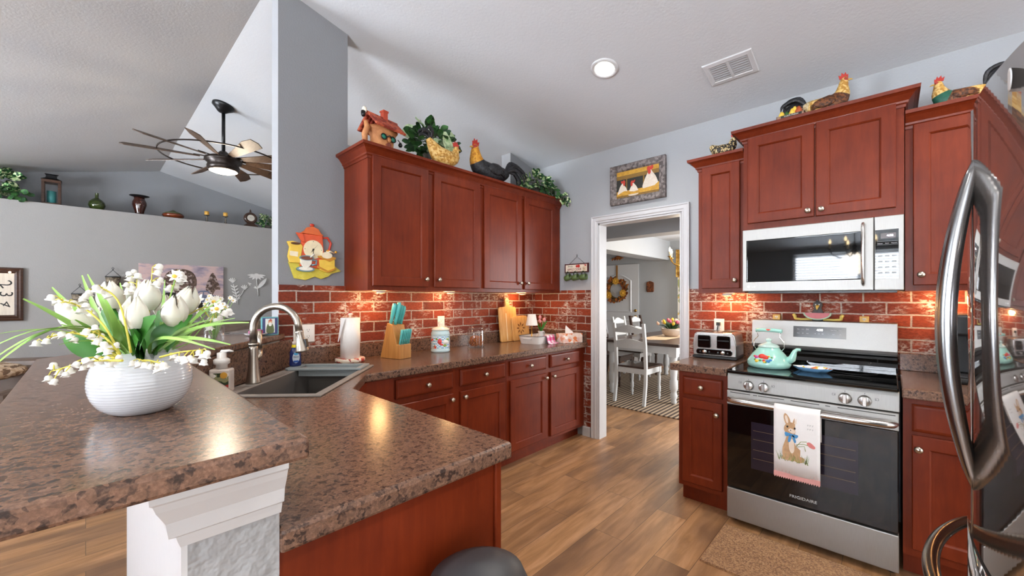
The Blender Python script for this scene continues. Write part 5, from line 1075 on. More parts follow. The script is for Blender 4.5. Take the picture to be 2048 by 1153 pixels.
m = MB(); m.loft([[(-.115, -.05, 0), (.115, -.05, 0), (.115, .05, 0), (-.115, .05, 0)], [(-.105, -.045, .025), (.105, -.045, .025), (.105, .045, .025), (-.105, .045, .025)], [(-.06, -.04, .055), (.06, -.04, .055), (.06, .04, .055), (-.06, .04, .055)], [(-.045, -.035, .075), (.045, -.035, .075), (.045, .035, .075), (-.045, .035, .075)]], False); m.build('foot', BRNW, R)
m = MB(); m.at((0, 0, .16), (PI / 2, 0, 0)); m.lathe([(.09, -.035), (.098, -.02), (.098, .02), (.085, .04), (.058, .036), (.055, .03), (.001, .03)], 32, caps=(True, False)); m.build('case', BRNW, R)
m = MB(); m.disc(0, .16, .054, -.0345, -.031, 28); d_ = m.build('dial', plain('dial_white', 'c9c4b8', .4), R)
m = MB(); m.wprism([(-.002, .16), (.002, .16), (-.03, .178)], -.036, -.0346); m.wprism([(0, .158), (0, .162), (.04, .172)], -.036, -.0346); m.build('hands', BLK, d_)
m = MB(); m.lathe([(.03, .255), (.012, .27), (.016, .285), (.008, .3), (.001, .315)], 14); m.build('finial', BRNW, R)
plant('trailing_ivy', 'bushy variegated ivy spilling over the ledge above the square clock', (-.80, 7.97, LZ), [(.06, 0), (.08, .1), (.001, .095)], [(90, (0, 0, .24), (.24, .15, .22), .09, .075, GRNV, -.3), (40, (.12, -.1, .08), (.22, .07, .1), .08, .06, GRN, -.6)])
plant('trailing_ivy', 'small ivy plant on the ledge beside the mantel clock', (2.21, 7.98, LZ), [(.05, 0), (.06, .07), (.001, .065)], [(60, (.02, -.02, .15), (.18, .12, .15), .06, .05, GRNV, -.3)])
# far wall hangings
FYW = 7.849
R = thing('wall_clock', 'square cream wall clock with large numerals in a dark wooden frame', 'clock', (-.875, FYW, 1.395))
m = MB(); m.sweep([(-.345, 0, -.325), (.345, 0, -.325), (.345, 0, .325), (-.345, 0, .325)][::-1], [(0, 0), (0, -.035), (-.02, -.04), (-.035, -.03), (-.05, -.034), (-.07, -.022), (-.07, 0)], ax=(0, 1, 0), closed=True); m.build('frame', BRNW, R)
m = MB(); m.box(-.28, .28, -.014, -.003, -.26, .26); fc = m.build('dial', woodgrain('clock_face_cream', 'cfc0ae', 'dccfbd', 'e6dac9', (20, 20, 2), .7), R)
for i in range(12):
    a = PI / 2 - (i + 1) * PI / 6; r = .235; mx = max(abs(math.cos(a)), abs(math.sin(a))); text('numeral', str(i + 1), .15 if i % 3 else .13, BLK, fc, (r * math.cos(a) / mx * .88, -.0146, r * math.sin(a) / mx * .88), (PI / 2, PI / 2 - a, 0))
m = MB(); m.sweep([(.10 * math.cos(a), -.0145, .10 * math.sin(a)) for a in [2 * PI * k / 32 for k in range(32)]], [(0, 0), (.004, 0), (.004, .0008), (0, .0008)], ax=(0, 1, 0), closed=True); m.tube([(0, -.018, 0), (.09, -.018, .05)], .005, 6); m.tube([(0, -.018, 0), (-.05, -.018, .14)], .004, 6); m.build('hands', IRON, R)
for k in range(5):
    m = MB(); m.ball((-.2 + .11 * k, -.03, .268), .012, 8); m.build('light_bulb', emit('warm_bulb', 'ffd9a8', 5), R)
m = MB(); m.tube([(-.07, -.015, .325), (-.06, -.015, .40), (0, -.015, .45), (.06, -.015, .40), (.07, -.015, .325)], .012, 8); m.build('hanger', IRON, R)
BSK = speckle('olive_bucket_bark', ['6d6152', '877a68', '4c4237', '958873'], 55, .7)
for x, z, lab in ((.258, 1.57, 'upper bark-covered wall bucket on a wire, left of the farm picture'), (-.052, 1.335, 'lower bark-covered wall bucket on a wire, behind the white flowers')):
    R = thing('wall_bucket', lab, 'bucket', (x, FYW - .085, z), 0, 'bark wall buckets')
    m = MB(); m.lathe([(.058, -.075), (.078, .07), (.074, .07), (.054, -.07)], 24); m.build('bucket', BSK, R)
    m = MB(); m.lathe([(.0785, .06), (.082, .07), (.0785, .074)], 24, caps=(False, False)); m.build('rim', IRON, R)
    m = MB(); m.tube([(-.078, 0, .07), (0, .04, .165), (.01, .05, .19), (0, .05, .205), (-.01, .05, .19), (0, .04, .165), (.078, 0, .07)], .003, 6); m.build('wire_hanger', IRON, R)
R = thing('canvas_picture', 'farm canvas with old truck, bare trees and purple sky behind the flowers', 'picture', (1.02, FYW, 1.43))
t = NT('sunset_sky'); v = t.coord((1.2, 1, 4)); n1 = t.noise(v, 3, 5, .6); t.base(t.ramp(n1, [(.3, lin('746d80')), (.45, lin('a2949e')), (.55, lin('c9aba5')), (.7, lin('b9a3a6'))])); t.set(Roughness=.7)
PT = [t.m, speckle('bare_tree', ['5a473c', '6b574a', '9d8b85', '4c3b32'], 40, .8), plain('barn_lilac', 'a79cab', .7), plain('truck_blue', '6c7087', .6), speckle('flower_bed', ['8d6f74', 'b98f93', '6d5a58', '7c7466'], 40, .8), plain('field_grey', '8d867e', .8, var=.15), BLK]
m = MB(); m.box(-.5, .5, -.035, 0, -.42, .42)
def pv(i, pts, l): m.mat(i); m.wprism(pts, -.035 - .0006 * l, -.0345)
pv(5, [(-.5, -.42), (.5, -.42), (.5, -.09), (-.5, -.07)], 1); pv(2, [(-.26, -.08), (-.26, .10), (-.16, .20), (-.06, .10), (-.06, -.08)], 2)
pv(1, smooth2([(-.02, -.05), (-.22, .12), (-.2, .28), (-.06, .36), (.1, .32), (.16, .18), (.12, .0), (.03, .06)]), 3); pv(1, smooth2([(.34, -.05), (.27, .06), (.30, .2), (.36, .32), (.42, .2), (.46, .06), (.40, .05)]), 3)
pv(4, [(-.1, -.07), (.0, -.02), (.12, -.03), (.2, -.08), (.3, -.3), (-.2, -.3)], 4)
pv(3, smooth2([(.14, -.15), (.15, -.02), (.20, .03), (.30, .03), (.34, -.03), (.44, -.05), (.46, -.15), (.44, -.2), (.16, -.2)]), 5); pv(0, [(.165, -.03), (.205, .01), (.235, .01), (.235, -.03)], 6); pv(0, [(.25, -.03), (.25, .01), (.29, .01), (.32, -.03)], 6)
m.mat(6); m.disc(.2, -.19, .045, -.0392, -.035); m.disc(.41, -.19, .045, -.0392, -.035); m.box(-.21, -.09, -.0372, -.035, -.05, .0)
m.build('painted_canvas', PT, R)
WMF = plain('white_metal_flower', 'dedcd8', .5)
R = thing('wall_flower', 'white metal daisy cut-out with two leaves on the far wall', 'wall decoration', (1.99, FYW, 1.57))
m = MB(); m.tube([(.03, -.008, -.19), (.015, -.008, -.05), (0, -.008, .10)], .007, 6)
for k in range(7):
    a = PI * (1.02 + .96 * k / 6); m.leaf((0, -.012, .17), (.135 * math.cos(a), -.018, .17 + .09 * math.sin(a)), .035, (0, -1, 0), 0, .1, 5)
m.disc(0, .175, .035, -.016, -.004, 16, .022); m.leaf((.01, -.01, -.06), (-.13, -.015, .04), .045, (0, -1, 0), -.1, .1); m.leaf((.01, -.01, -.06), (.15, -.015, .12), .06, (0, -1, 0), .1, .1); m.build('cut_out', WMF, R)
R = thing('wall_flower', 'white metal sprig with two blossoms on the far wall', 'wall decoration', (1.70, FYW, 1.42))
m = MB(); m.tube([(.03, -.008, -.18), (0, -.008, -.02), (-.04, -.008, .16)], .006, 6); m.tube([(.02, -.008, -.08), (.08, -.008, .0), (.11, -.008, .07)], .005, 6)
for c in ((-.05, .21), (.12, .1)):
    for k in range(5):
        a = PI * (.15 + .7 * k / 4); m.tube([(c[0], -.008, c[1] - .03), (c[0] + .055 * math.cos(a), -.008, c[1] + .05 * math.sin(a))], [.006, .009], 6)
for k in range(5):
    z = -.1 + .05 * k
    for q in (-1, 1): m.leaf((.01 - .02 * k / 2, -.01, z), (.01 - .02 * k / 2 + q * .05, -.014, z + .04), .02, (0, -1, 0), 0, .1, 4)
m.build('cut_out', WMF, R)
# seating seen past the bar
SEAT = speckle('patterned_seat_cloth', ['b59a7e', '6b5340', 'c4ab90', '8a6d54', 'd0b9a0'], 40, .9)
R = thing('armchair', 'brown armchair with patterned throw cushion, seen past the bar corner', 'armchair', (-.62, 5.45, 0), -.5)
m = MB(); m.box(-.42, .42, -.38, .40, .0, .42); m.build('base', LEATH, R, .04)
m = MB(); m.box(-.30, .30, -.40, .25, .42, .53); m.build('seat_cushion', plain('tan_cushion', '9c8064', .8), R, .04)
m = MB(); m.box(-.42, .42, .25, .45, .42, .80); m.build('backrest', LEATH, R, .05)
for q in (-1, 1):
    m = MB(); m.box(q * .37 - .07, q * .37 + .07, -.40, .30, .42, .62); m.build('armrest', LEATH, R, .04)
R = thing('throw_cushion', 'patterned tan and brown cushion lying on the brown armchair', 'cushion', (-.60, 5.40, .66), -.5)
m = MB(); m.ball((0, 0, .08), .28, 20, (1.0, .8, .28)); m.build('cushion', SEAT, R)
R = thing('sofa', 'grey brown sofa with its back seen behind the bar and faucet', 'sofa', (1.75, 7.1, 0), 0)
m = MB(); m.box(-.95, .95, -.45, .45, .0, .42); m.build('base', LEATH, R, .04)
m = MB(); m.box(-.95, .95, -.45, -.22, .42, 1.02); m.build('backrest', woodgrain('sofa_fabric', '4f443b', '63564b', '75675b', (3, 3, 30), .8), R, .06)
for q in (-1, 1):
    m = MB(); m.box(q * .87 - .08, q * .87 + .08, -.22, .45, .42, .64); m.build('armrest', LEATH, R, .04)
m = MB(); m.box(-.78, .78, -.2, .45, .42, .54); m.build('seat_cushion', LEATH, R, .04)
# ------------------------------------------------------------------ dining room furniture
CW = plain('chalk_white_paint', 'd3d4d3', .5, var=.02)
def turned(parent, x, y, h, r, mt, name='leg'):
    m = MB(); m.lathe([(r * .55, 0), (r * .75, h * .03), (r * .6, h * .08), (r * .95, h * .14), (r * .7, h * .19), (r * .72, h * .22), (r * .98, h * .26), (r * .98, h * .40), (r * .75, h * .43), (r, h * .66), (r * .8, h * .78), (r, h * .82)], 16, (x, y, 0)); m.box(x - r, x + r, y - r, y + r, h * .82, h); return m.build(name, mt, parent)
T = thing('dining_table', 'dining table with dark wood top on white turned legs', 'table', (6.02, 2.42, .0105))
m = MB(); m.box(-1.03, 1.03, -.53, .53, .725, .762); m.build('tabletop', BRNW, T, .006)
m = MB(); m.box(-.95, .95, -.46, -.435, .62, .7245); m.box(-.95, .95, .435, .46, .62, .7245); m.box(-.95, -.925, -.435, .435, .62, .7245); m.box(.925, .95, -.435, .435, .62, .7245); m.build('apron', CW, T)
for x in (-.93, .93):
    for y in (-.43, .43): turned(T, x, y, .7245, .05, CW)
def chair(label, x, y, rz, fm, sm, slat, group='dining chairs'):
    R = thing('dining_chair', label, 'chair', (x, y, .0105), rz, group)
    m = MB(); m.prism([(-.20, -.21), (.20, -.21), (.225, .24), (-.225, .24)], .445, .47); m.build('seat', sm, R, .008)
    m = MB(); m.box(-.185, .185, -.20, -.18, .375, .4445); m.box(-.195, .195, .2, .22, .375, .4445); m.box(-.205, -.185, -.18, .2, .375, .4445); m.box(.185, .205, -.18, .2, .375, .4445); m.build('seat_frame', fm, R)
    for q in (-1, 1): turned(R, q * .19, .2, .44, .022, fm)
    for q in (-1, 1):
        m = MB(); m.loft([[(q * .20 + dx, yy + dy, z) for dx, dy in ((-.018, -.02), (.018, -.02), (.018, .02), (-.018, .02))] for yy, z in ((-.27, 0), (-.225, .25), (-.215, .47), (-.235, .75), (-.285, 1.02))], False); m.build('back_post', fm, R, .003)
    for z0, h in ((.90, .10), (.70, .13)):
        m = MB(); rows = []
        for i in range(9):
            f = i / 8; x_ = -.185 + .37 * f; yb = -.235 - (z0 - .7) * .19 - .02 * math.sin(PI * f); zt = z0 + h - .025 + .025 * math.cos(PI * 2 * (f - .5)) * (1 if z0 > .8 else .6)
            rows.append([(x_, yb - .01, z0), (x_, yb + .01, z0), (x_, yb + .006, zt), (x_, yb - .014, zt)])
        m.loft(rows, False); m.build('back_slat', slat, R)
    return R
chair('white ladder-back dining chair with dark seat, at the near end of the table', 4.985, 2.41, RW, CW, BRNW, CW)
chair('dark ladder-back dining chair nearest the wreath door, far side of the table', 5.70, 3.17, PI, BRNW, BRNW, CW)
chair('white ladder-back dining chair in the middle of the table far side', 6.36, 3.17, PI, CW, BRNW, CW)
chair('dark ladder-back dining chair farthest along the table far side', 7.0, 3.17, PI, BRNW, BRNW, CW)
chair('dark legged dining chair on the near side, tucked in by the doorway edge', 5.72, 1.93, 0, BRNW, BRNW, CW)
chair('white framed dining chair on the near side with dark seat, farther along the table', 6.42, 1.93, 0, CW, BRNW, CW)
t = NT('rug_stripes'); v = t.coord(); s1 = t.n('ShaderNodeSeparateXYZ'); t.l(v, s1.inputs[0]); f = stripe(s1.outputs[1], 18); n_ = t.noise(v, 80, 3)
t.base(t.mix(f, t.ramp(n_, [(.3, lin('b79c7d')), (.7, lin('cdb598'))]), lin('54443a'))); t.set(Roughness=.95)
m = MB(); m.box(4.50, 7.5, 1.05, 3.75, .001, .010); tag(m.build('area_rug', t.m), 'striped beige and brown woven rug under the dining table', 'rug')
m = MB(); m.prism([(5.3, 2.42), (5.45, 2.24), (6.9, 2.24), (6.9, 2.60), (5.45, 2.60)], .773, .776); tag(m.build('table_runner', plain('runner_cream', 'd8bd9d', .85, var=.1)), 'cream woven runner laid along the dining table', 'table runner')
R = thing('tulip_bowl', 'cream bowl of yellow and pink tulips on the dining table', 'flowers', (6.0, 2.38, .7765))
m = MB(); m.lathe([(.08, 0), (.12, .03), (.145, .09), (.15, .12), (.142, .12), (.13, .08)], 28, caps=(True, False)); m.build('bowl', plain('bowl_cream', 'cdb9a6', .4), R)
rr = random.Random(12); TY, TP, TW_ = plain('tulip_yellow', 'edc53a', .5), plain('tulip_rose', 'd9607c', .5), plain('tulip_peach', 'efc6ae', .5)
m = MB()
for k in range(26):
    a = rr.uniform(0, 2 * PI); m.leaf((.05 * math.cos(a), .05 * math.sin(a), .1), (.18 * math.cos(a), .18 * math.sin(a), .1 + rr.uniform(.03, .14)), .035, (0, 0, 1), .12)
m.build('leaves', GRN, R)
for k in range(15):
    a = k * 2.4; q = .04 + .011 * k; tulip(R, (.03 * math.cos(a), .03 * math.sin(a), .1), (q * math.cos(a), q * math.sin(a), .26 - .35 * q), .024, (TY, TP, TW_)[k % 3], GRN, (math.cos(a) * q * 3, math.sin(a) * q * 3, 1))
R = thing('wreath', 'autumn wreath of orange leaves and yellow flowers on the white door', 'wreath', (7.805, 4.265, 1.52), RW)
WL = [speckle('autumn_leaf', ['7a3d1c', '9c5a22', '5f4a1e', 'b06a24'], 20, .7), plain('wreath_yellow', 'dba63c', .7), plain('wreath_dark', '4d3a1c', .8)]
m = MB(); m.tube(catmull([(.19 * math.cos(a), 0, .19 * math.sin(a)) for a in [2 * PI * k / 10 for k in range(11)]], 4), .03, 8); m.build('ring', WL[2], R)
rr = random.Random(4); m = MB()
for k in range(110):
    a = rr.uniform(0, 2 * PI); r = .19 + rr.uniform(-.05, .05); d = a + rr.uniform(-1.2, 1.2); L = rr.uniform(.06, .10); b = Vector((r * math.cos(a), -.03 - rr.random() * .03, r * math.sin(a))); m.leaf(b, b + Vector((L * math.cos(d), -.02, L * math.sin(d))), .05, (0, -1, 0), .1, .2, 4)
m.build('leaves', WL[0], R)
for a in (1.5, 3.75, -.35):
    m = MB()
    for k in range(14):
        d = 2 * PI * k / 14; c = Vector((.19 * math.cos(a), -.075, .19 * math.sin(a))); m.leaf(c, c + Vector((.085 * math.cos(d), -.012 + .01 * (k % 2), .085 * math.sin(d))), .03, (0, -1, 0), .1, .2, 4)
    m.ball((.19 * math.cos(a), -.085, .19 * math.sin(a)), .02, 10); m.build('flower', WL[1], R)
m = MB(); m.box(-.018, .018, -.004, .002, .19, .53); m.build('ribbon', plain('ribbon_gold', '9a6a2c', .6), R)
R = thing('wall_plaque', 'small brown carved plaque on the wall right of the white door', 'wall decoration', (7.848, 3.54, 1.58), RW)
m = MB(); m.wprism([(-.075, -.09), (-.06, -.11), (.06, -.11), (.075, -.09), (.075, .08), (.04, .10), (0, .115), (-.04, .10), (-.075, .08)], -.025, 0); m.build('plaque', speckle('plaque_brown', ['6e3a1c', '8a4d26', '55301a'], 40, .6), R, .004)
R = thing('door_ornament', 'small brown garland ornament fixed above the white door', 'wall decoration', (7.848, 4.25, 2.2), RW)
m = MB(); m.tube([(-.12, -.02, .0), (0, -.03, .03), (.12, -.02, .0)], [.01, .03, .01], 8)
for k in range(12): m.leaf((-.1 + .018 * k, -.03, .01), (-.12 + .02 * k, -.06, -.05 + .02 * (k % 3)), .04, (0, -1, 0))
m.build('garland', WL[0], R)
# window with floral curtain at the far right of the doorway view
m = MB(); m.box(7.80, 7.849, 1.3, 2.85, .85, 2.2); m.mat(1).box(7.795, 7.80, 1.36, 2.79, .91, 2.14); struct(m.build('window_3', [WHITE, emit('window_daylight_soft', 'eef3fb', 3)]))
R = thing('curtain', 'white floral curtain with golden top edge, at the doorway right edge', 'curtain', (7.74, 2.95, 0), RW)
m = MB(); rows = [[(x, .03 * math.sin(x * 45), z) for x in [.0 + .5 * i / 40 for i in range(41)]] for z in (.82, 1.1, 1.5, 1.9, 2.2)]; m.loft(rows, True, (False, False), False)
m.build('panel', speckle('curtain_print', ['e6e2d9', 'e9e6df', 'e6e2d9', 'a3a878', 'e9e6df', 'd6b978', 'e6e2d9'], 16, .9), R)
m = MB(); rows = [[(x, -.03 + .03 * math.sin(x * 45 + .5), z) for x in [-.02 + .52 * i / 40 for i in range(41)]] for z in (1.75, 1.95, 2.1, 2.27)]; m.loft(rows, True, (False, False), False); m.build('valance', speckle('valance_gold', ['b58a3a', 'c7a052', '9c7430', 'd3b56c'], 20, .9), R)
def chandelier(name, label, loc, mt, n, rad, drop, glow, power):
    R = thing(name, label, 'chandelier', loc)
    m = MB(); m.tube([(0, 0, 0), (0, 0, -drop)], .006, 8); m.lathe([(.05, 0), (.05, -.01), (.02, -.03)], 16); m.lathe([(.012, -drop + .06), (.03, -drop + .03), (.018, -drop), (.035, -drop - .04), (.01, -drop - .08), (.001, -drop - .1)], 16); m.build('stem', mt, R)
    for k in range(n):
        a = 2 * PI * k / n + .3; c, s = math.cos(a), math.sin(a)
        m = MB(); m.tube(catmull([(.02 * c, .02 * s, -drop - .02), (.45 * rad * c, .45 * rad * s, -drop - .11), (.85 * rad * c, .85 * rad * s, -drop - .08), (rad * c, rad * s, -drop + .0)], 5), .0065, 8); m.lathe([(.01, 0), (.032, .012), (.034, .016)], 14, (rad * c, rad * s, -drop)); ar = m.build('arm', mt, R)
        m = MB(); m.lathe([(.011, .016), (.011, .085)], 12, (rad * c, rad * s, -drop)); m.build('candle_sleeve', plain('candle_sleeve_ivory', 'e6d9b8', .5), ar)
        m = MB(); m.lathe([(.008, .085), (.014, .10), (.012, .12), (.004, .145), (.001, .15)], 12, (rad * c, rad * s, -drop), caps=(True, False)); m.build('bulb', glow, ar)
    point(name + '_light', (loc[0], loc[1], loc[2] - drop - .2), power, (1, .85, .65), .15)
GLOW = emit('candle_bulb_glow', 'ffe2b0', 14)
chandelier('chandelier', 'brass candle chandelier over the dining table', (6.02, 2.12, 2.459), BRASS, 6, .30, .52, GLOW, 18)
chandelier('chandelier', 'black candle chandelier reflected in the microwave door', (-1.2, .35, roof(-1.2)), IRON, 5, .26, .85, GLOW, 8)
# ------------------------------------------------------------------ on the kitchen floor
m = MB(); m.prism([(2.155, .71), (2.155, -.75), (2.595, -.75), (2.595, .71)], .001, .011)
tag(m.build('floor_mat', speckle('jute_mat', ['96704f', 'a67d59', '87634a', 'b08963'], 160, .95)), 'brown woven mat on the floor in front of the range', 'mat')
R = thing('waste_bin', 'dark grey bin with rounded lid at the end of the peninsula', 'bin', (.625, .70, 0))
m = MB(); m.lathe([(.10, 0), (.125, .02), (.13, .62), (.125, .63)], 32, sy=.9); m.build('bin', BLKP, R)
m = MB(); m.lathe([(.134, .631), (.134, .66), (.115, .70), (.07, .722), (.001, .73)], 32, sy=.9); m.build('lid', DGREY, R)
# ------------------------------------------------------------------ flower bowl on the bar
BX, BY, BZ = .078, 1.09, 1.1205
R = thing('flower_bowl', 'white ribbed bowl of white tulips and lily of the valley on the bar', 'flowers', (BX, BY, BZ))
m = MB(); pr = []
N_ = 110
for i in range(N_ + 1):
    f = i / N_; a = -1.16 + 2.36 * f; pr.append((.0795 * math.cos(a) ** .70 + .00028 * math.sin(f * 170), .063 * math.sin(a) / .93))
z0 = pr[0][1]; pr = [(r, z - z0) for r, z in pr]; rt_ = pr[-1]
pr = [(pr[0][0] * .9, .001)] + pr + [(rt_[0] - .005, rt_[1] + .001), (rt_[0] - .008, rt_[1] - .01), (.001, rt_[1] - .012)]
m.lathe(pr, 56, caps=(True, False)); m.build('bowl', WCER, R)
ZT = rt_[1]
def L(u, v, w): return pt(u, v, w) - Vector((BX, BY, BZ))
for (u, v, w_, r, aim) in ((270, 627, .72, .0235, (0, 0, 1)), (297, 592, .80, .0245, (.05, 0, 1)), (222, 594, .84, .026, (-.35, .2, 1)), (153, 634, .72, .028, (-.75, -.2, .8)), (349, 623, .74, .0235, (.35, -.3, .9)), (374, 602, .83, .0245, (.45, -.2, .85)), (272, 588, .90, .024, (-.05, 0, 1)), (208, 640, .86, .022, (-.3, .2, 1)), (325, 612, .93, .02, (.2, 0, 1))):
    ax = RT * aim[0] + FW * aim[1] + Vector((0, 0, aim[2])); h = L(u, v, w_); b = Vector((h.x * .35, h.y * .35, ZT - .02)); tulip(R, b, h, r, PETW, TULG, ax, .0035)
def from_bowl(u, w_, k=.045): 
    d = L(u, 730, w_); d.z = 0; return (d.normalized() * k if d.length > 1e-3 else Vector((0, 0, 0))) + Vector((0, 0, ZT - .012))
m = MB()
for (u0, w0, u, v, w_, wd, bd) in ((285, .76, 268, 660, .70, .042, -.1), (300, .76, 312, 632, .71, .05, .12), (310, .78, 300, 640, .82, .045, .1), (320, .78, 366, 645, .74, .045, .1), (330, .8, 318, 622, .84, .04, -.1), (335, .8, 385, 630, .84, .035, .1), (215, .76, 126, 672, .73, .036, .12), (240, .8, 205, 620, .83, .04, -.1), (230, .85, 190, 655, .9, .04, -.1), (260, .85, 240, 640, .9, .04, .1), (290, .74, 282, 668, .72, .036, .1), (250, .78, 215, 690, .74, .03, .15)):
    m.leaf(from_bowl(u0, w0), L(u, v, w_), wd, -FW + Vector((0, 0, .35)), bd, .3, 8, lambda f: math.sin(PI * min(1, .12 + .86 * f)) ** .75)
m.build('tulip_leaves', TULG, R)
gb = ((250, .78, 46, 598, .66, .010, .12), (240, .78, -2, 668, .62, .009, .15), (235, .75, -30, 704, .55, .010, .2), (240, .74, -20, 724, .56, .010, .25), (240, .73, -25, 745, .56, .010, .3), (250, .8, 104, 575, .78, .010, .05), (255, .8, 164, 551, .80, .010, .03), (262, .82, 175, 549, .86, .009, .0), (330, .78, 498, 646, .74, .010, .12), (325, .78, 470, 637, .82, .008, .1), (320, .8, 455, 632, .9, .009, .08), (330, .76, 461, 690, .72, .010, .16), (315, .8, 442, 599, .86, .009, .05), (312, .82, 425, 597, .9, .008, .03), (275, .84, 240, 566, .88, .009, .0), (245, .75, 118, 690, .66, .008, .15), (320, .76, 430, 700, .70, .008, .2), (265, .78, 212, 600, .74, .014, -.06), (258, .76, 190, 575, .76, .015, -.05), (230, .76, 122, 650, .68, .014, .1), (270, .76, 236, 640, .70, .012, -.05), (300, .8, 330, 560, .9, .007, .0), (255, .78, 140, 600, .70, .012, .06), (240, .76, 150, 640, .68, .010, .08), (325, .77, 420, 640, .78, .011, .1))
m = MB()
for (u0, w0, u, v, w_, wd, bd) in gb: m.leaf(from_bowl(u0, w0), L(u, v, w_), wd * 1.5, -FW * .7 + Vector((0, 0, .7)), bd, .35, 12, lambda f: min(1, 4 * f + .4) * max(0.03, 1 - f) ** .55)
m.build('grass_blades', GRASS, R)
SPRAYS = [  # stem through these pixels, at about this distance, then the bells along it
    ([(290, 690), (297, 640), (305, 535)], .80, [(319, 534), (316, 546), (314, 568), (321, 560)]), ([(320, 690), (330, 630), (346, 575), (357, 545)], .84, [(354, 547), (362, 549), (359, 563), (367, 556), (341, 576), (352, 574)]),
    ([(272, 690), (268, 640), (274, 560)], .84, [(258, 548), (268, 544), (262, 558), (276, 552), (254, 570), (266, 577), (256, 584)]), ([(240, 690), (210, 655), (168, 617), (126, 603)], .68, [(102, 595), (111, 604), (122, 603), (133, 613), (146, 606), (160, 622), (172, 612), (184, 628), (118, 612)]),
    ([(235, 705), (170, 672), (125, 668), (84, 682)], .66, [(73, 687), (93, 682), (110, 672), (124, 669), (138, 672), (150, 680)]), ([(245, 722), (190, 722), (150, 730), (108, 742)], .62, [(107, 731), (119, 744), (138, 741), (131, 749), (97, 757), (109, 763), (153, 729), (166, 736), (180, 727), (172, 722)]),
    ([(285, 722), (300, 722), (325, 728)], .66, [(266, 727), (277, 729), (290, 730), (302, 733), (313, 739), (327, 731), (318, 728)]), ([(320, 715), (360, 705), (405, 700)], .68, [(347, 714), (358, 717), (367, 719), (380, 716), (388, 721), (404, 714), (414, 708), (408, 724), (398, 706)]),
    ([(240, 700), (215, 680), (188, 665), (172, 662)], .66, [(173, 663), (184, 673), (196, 682), (208, 690), (219, 697), (203, 672), (214, 704), (200, 700), (232, 690), (190, 655)]), ([(262, 690), (240, 610), (205, 578), (176, 585)], .70, [(165, 600), (178, 586), (192, 576), (204, 583), (172, 592), (215, 590)]),
    ([(235, 712), (210, 715), (190, 720)], .64, [(203, 722), (214, 718), (226, 724), (238, 716), (195, 716), (220, 730)]), ([(318, 690), (352, 650), (400, 618), (440, 615)], .86, [(450, 627), (458, 623), (420, 640), (432, 642), (418, 655), (440, 636)])]
rr = random.Random(9)
for pts_, w_, bells in SPRAYS:
    P3 = [L(u, v, w_ + .015 * i * 0) for i, (u, v) in enumerate(pts_)]; b0 = P3[0].copy(); b0.z = min(b0.z, ZT + .004); path = catmull([b0] + P3[1:], 6)
    m = MB(); m.tube(path, [.0020 - .0012 * i / len(path) for i in range(len(path))], 6); bl = [L(u, v, w_ + rr.uniform(-.02, .02)) for u, v in bells]
    for b in bl:
        q = min(path, key=lambda p: (p - b).length); m.tube([q, (q + b) / 2 + Vector((0, 0, .005)), b + Vector((0, 0, .004))], .0010, 4)
    sp = m.build('flower_spray', STEMY, R)
    m = MB()
    for b in bl:
        ax = (Vector((rr.uniform(-.5, .5), rr.uniform(-.5, .5), -1))).normalized(); qn = ax.to_track_quat('Z', 'Y').to_matrix().to_4x4(); qn.translation = b; m.M = qn; r = .0050 * rr.uniform(.9, 1.2) * w_ / .75; n = 12
        m.loft([[(rd * (1 + (.18 * math.cos(6 * 2 * PI * k / 12 * 1.0) if j > 3 else 0)) * r * math.cos(2 * PI * k / n), rd * (1 + (.18 * (-1) ** k if j > 3 else 0)) * r * math.sin(2 * PI * k / n), z * r) for k in range(n)] for j, (rd, z) in enumerate(((.1, -1), (.7, -.8), (1, -.2), (.95, .35), (1.05, .75), (1.4, 1.0)))], True, (True, False))
    m.build('bells', FLW, sp)
for (u, v, w_) in ((397, 600, .9), (430, 604, .88), (436, 618, .84), (352, 553, .80)):
    h = L(u, v, w_); m = MB(); m.tube([Vector((h.x * .3, h.y * .3, ZT - .01)), (h * .6) + Vector((0, 0, .01)), h], .0012, 5); st = m.build('star_flower', GRASS, R)
    m = MB(); q = (-FW + RT * .2 + Vector((0, 0, .4))).to_track_quat('Z', 'Y').to_matrix().to_4x4(); q.translation = h; m.M = q
    for k in range(6): a = 2 * PI * k / 6; m.leaf((0, 0, 0), (.014 * math.cos(a), .014 * math.sin(a), .005), .007, (0, 0, 1), -.05, .2, 4)
    m.build('petals', FLW, st); m = MB(); m.ball(tuple(h - FW * .004), .004, 8); m.build('flower_centre', YEL, st)
# ------------------------------------------------------------------ far end of the bar
ZB = 1.1205
R = thing('glass_vase', 'small clear glass vase of tiny daisies on the bar behind the bowl', 'vase', (.43, 2.40, ZB))
m = MB(); m.lathe([(.038, 0), (.042, .004), (.042, .09), (.039, .09), (.038, .008), (.001, .008)], 24, caps=(False, False)); m.build('glass', GLASS, R)
rr = random.Random(21); m = MB(); m2 = MB(); m3 = MB()
for k in range(26):
    a = rr.uniform(0, 2 * PI); q = rr.uniform(.01, .085); h = Vector((q * math.cos(a), q * math.sin(a), .13 + rr.random() * .11)); m.tube([(0, 0, .01), h * .5 + Vector((0, 0, .02)), h], .0012, 4)
    for j in range(7): d = 2 * PI * j / 7; m2.leaf(h, h + Vector((.013 * math.cos(d), -.004, .013 * math.sin(d))), .008, (0, -1, .2), .05, .1, 3)
    m3.ball(tuple(h - FW * .003), .0035, 6)
m.build('stems', GRASS, R); m2.build('petals', FLW, R); m3.build('flower_centres', YEL, R)
R = thing('soap_dish', 'small white dish on the bar behind the faucet', 'dish', (.70, 2.765, ZB))
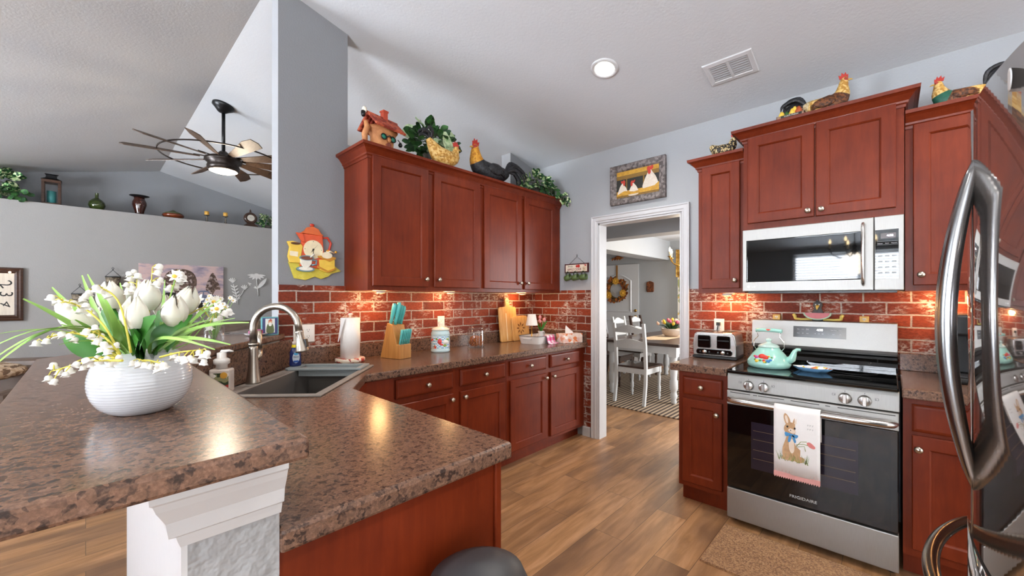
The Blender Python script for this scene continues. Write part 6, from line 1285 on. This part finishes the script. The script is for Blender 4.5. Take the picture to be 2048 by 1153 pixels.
m = MB(); m.lathe([(.035, 0), (.05, .006), (.062, .014), (.060, .016), (.03, .006), (.001, .005)], 28, caps=(True, False)); m.build('dish', WCER, R)
R = thing('soap_bar', 'pink scalloped soap bar on the small white dish', 'soap', (.70, 2.765, ZB + .0065))
m = MB(); m.loft([[(k_ * (.036 + .003 * math.cos(8 * a)) * math.cos(a), k_ * (.026 + .003 * math.cos(8 * a)) * math.sin(a), z) for a in [2 * PI * k / 40 for k in range(40)]] for k_, z in ((.85, 0), (1, .008), (1, .022), (.8, .03))]); m.build('soap', plain('soap_pink', 'c2508f', .4), R)
R = thing('decorative_block', 'small picture block of a bearded figure on the bar by the column', 'ornament', (.775, 2.775, ZB), -.15)
m = MB(); m.box(-.045, .045, -.02, .02, 0, .11); m.build('block', plain('block_teal', '5b9a9f', .5), R, .002)
m = MB(); m.box(-.039, .039, -.0208, -.0198, .006, .104); m.mat(1).box(-.025, .025, -.0212, -.0205, .015, .10); m.mat(2).wprism(smooth2([(-.018, .015), (-.016, .06), (0, .075), (.016, .06), (.018, .015)]), -.0218, -.0208); m.mat(3).disc(0, .078, .011, -.0222, -.021, 16); m.mat(4).disc(0, .066, .009, -.0224, -.021, 14, .012); m.mat(5).wprism([(-.012, .086), (.012, .086), (.004, .10)], -.0226, -.021)
m.build('printed_figure', [plain('print_navy2', '3b3d6b', .5), plain('print_pale', 'd9dcd6', .5), plain('print_olive', '55603a', .5), plain('print_skin', 'd3a07c', .5), plain('print_beard', 'e9e6e0', .5), plain('print_hat', 'b5483a', .5)], R)
R = thing('eyeglasses', 'folded eyeglasses lying on the far end of the bar', 'glasses', (.62, 2.93, ZB))
m = MB()
for q in (-1, 1): m.sweep([(q * .034 + .026 * math.cos(a), .018 * math.sin(a), .004) for a in [2 * PI * k / 24 for k in range(24)]], [(0, 0), (.003, 0), (.003, .003), (0, .003)], closed=True)
m.tube([(-.01, 0, .006), (.01, 0, .006)], .002, 6)
for q in (-1, 1): m.tube([(q * .062, .0, .006), (q * .05, .06, .006), (q * -.02, .10, .006)], .002, 6)
m.build('frame', plain('glasses_grey', '6b6a6a', .3), R)
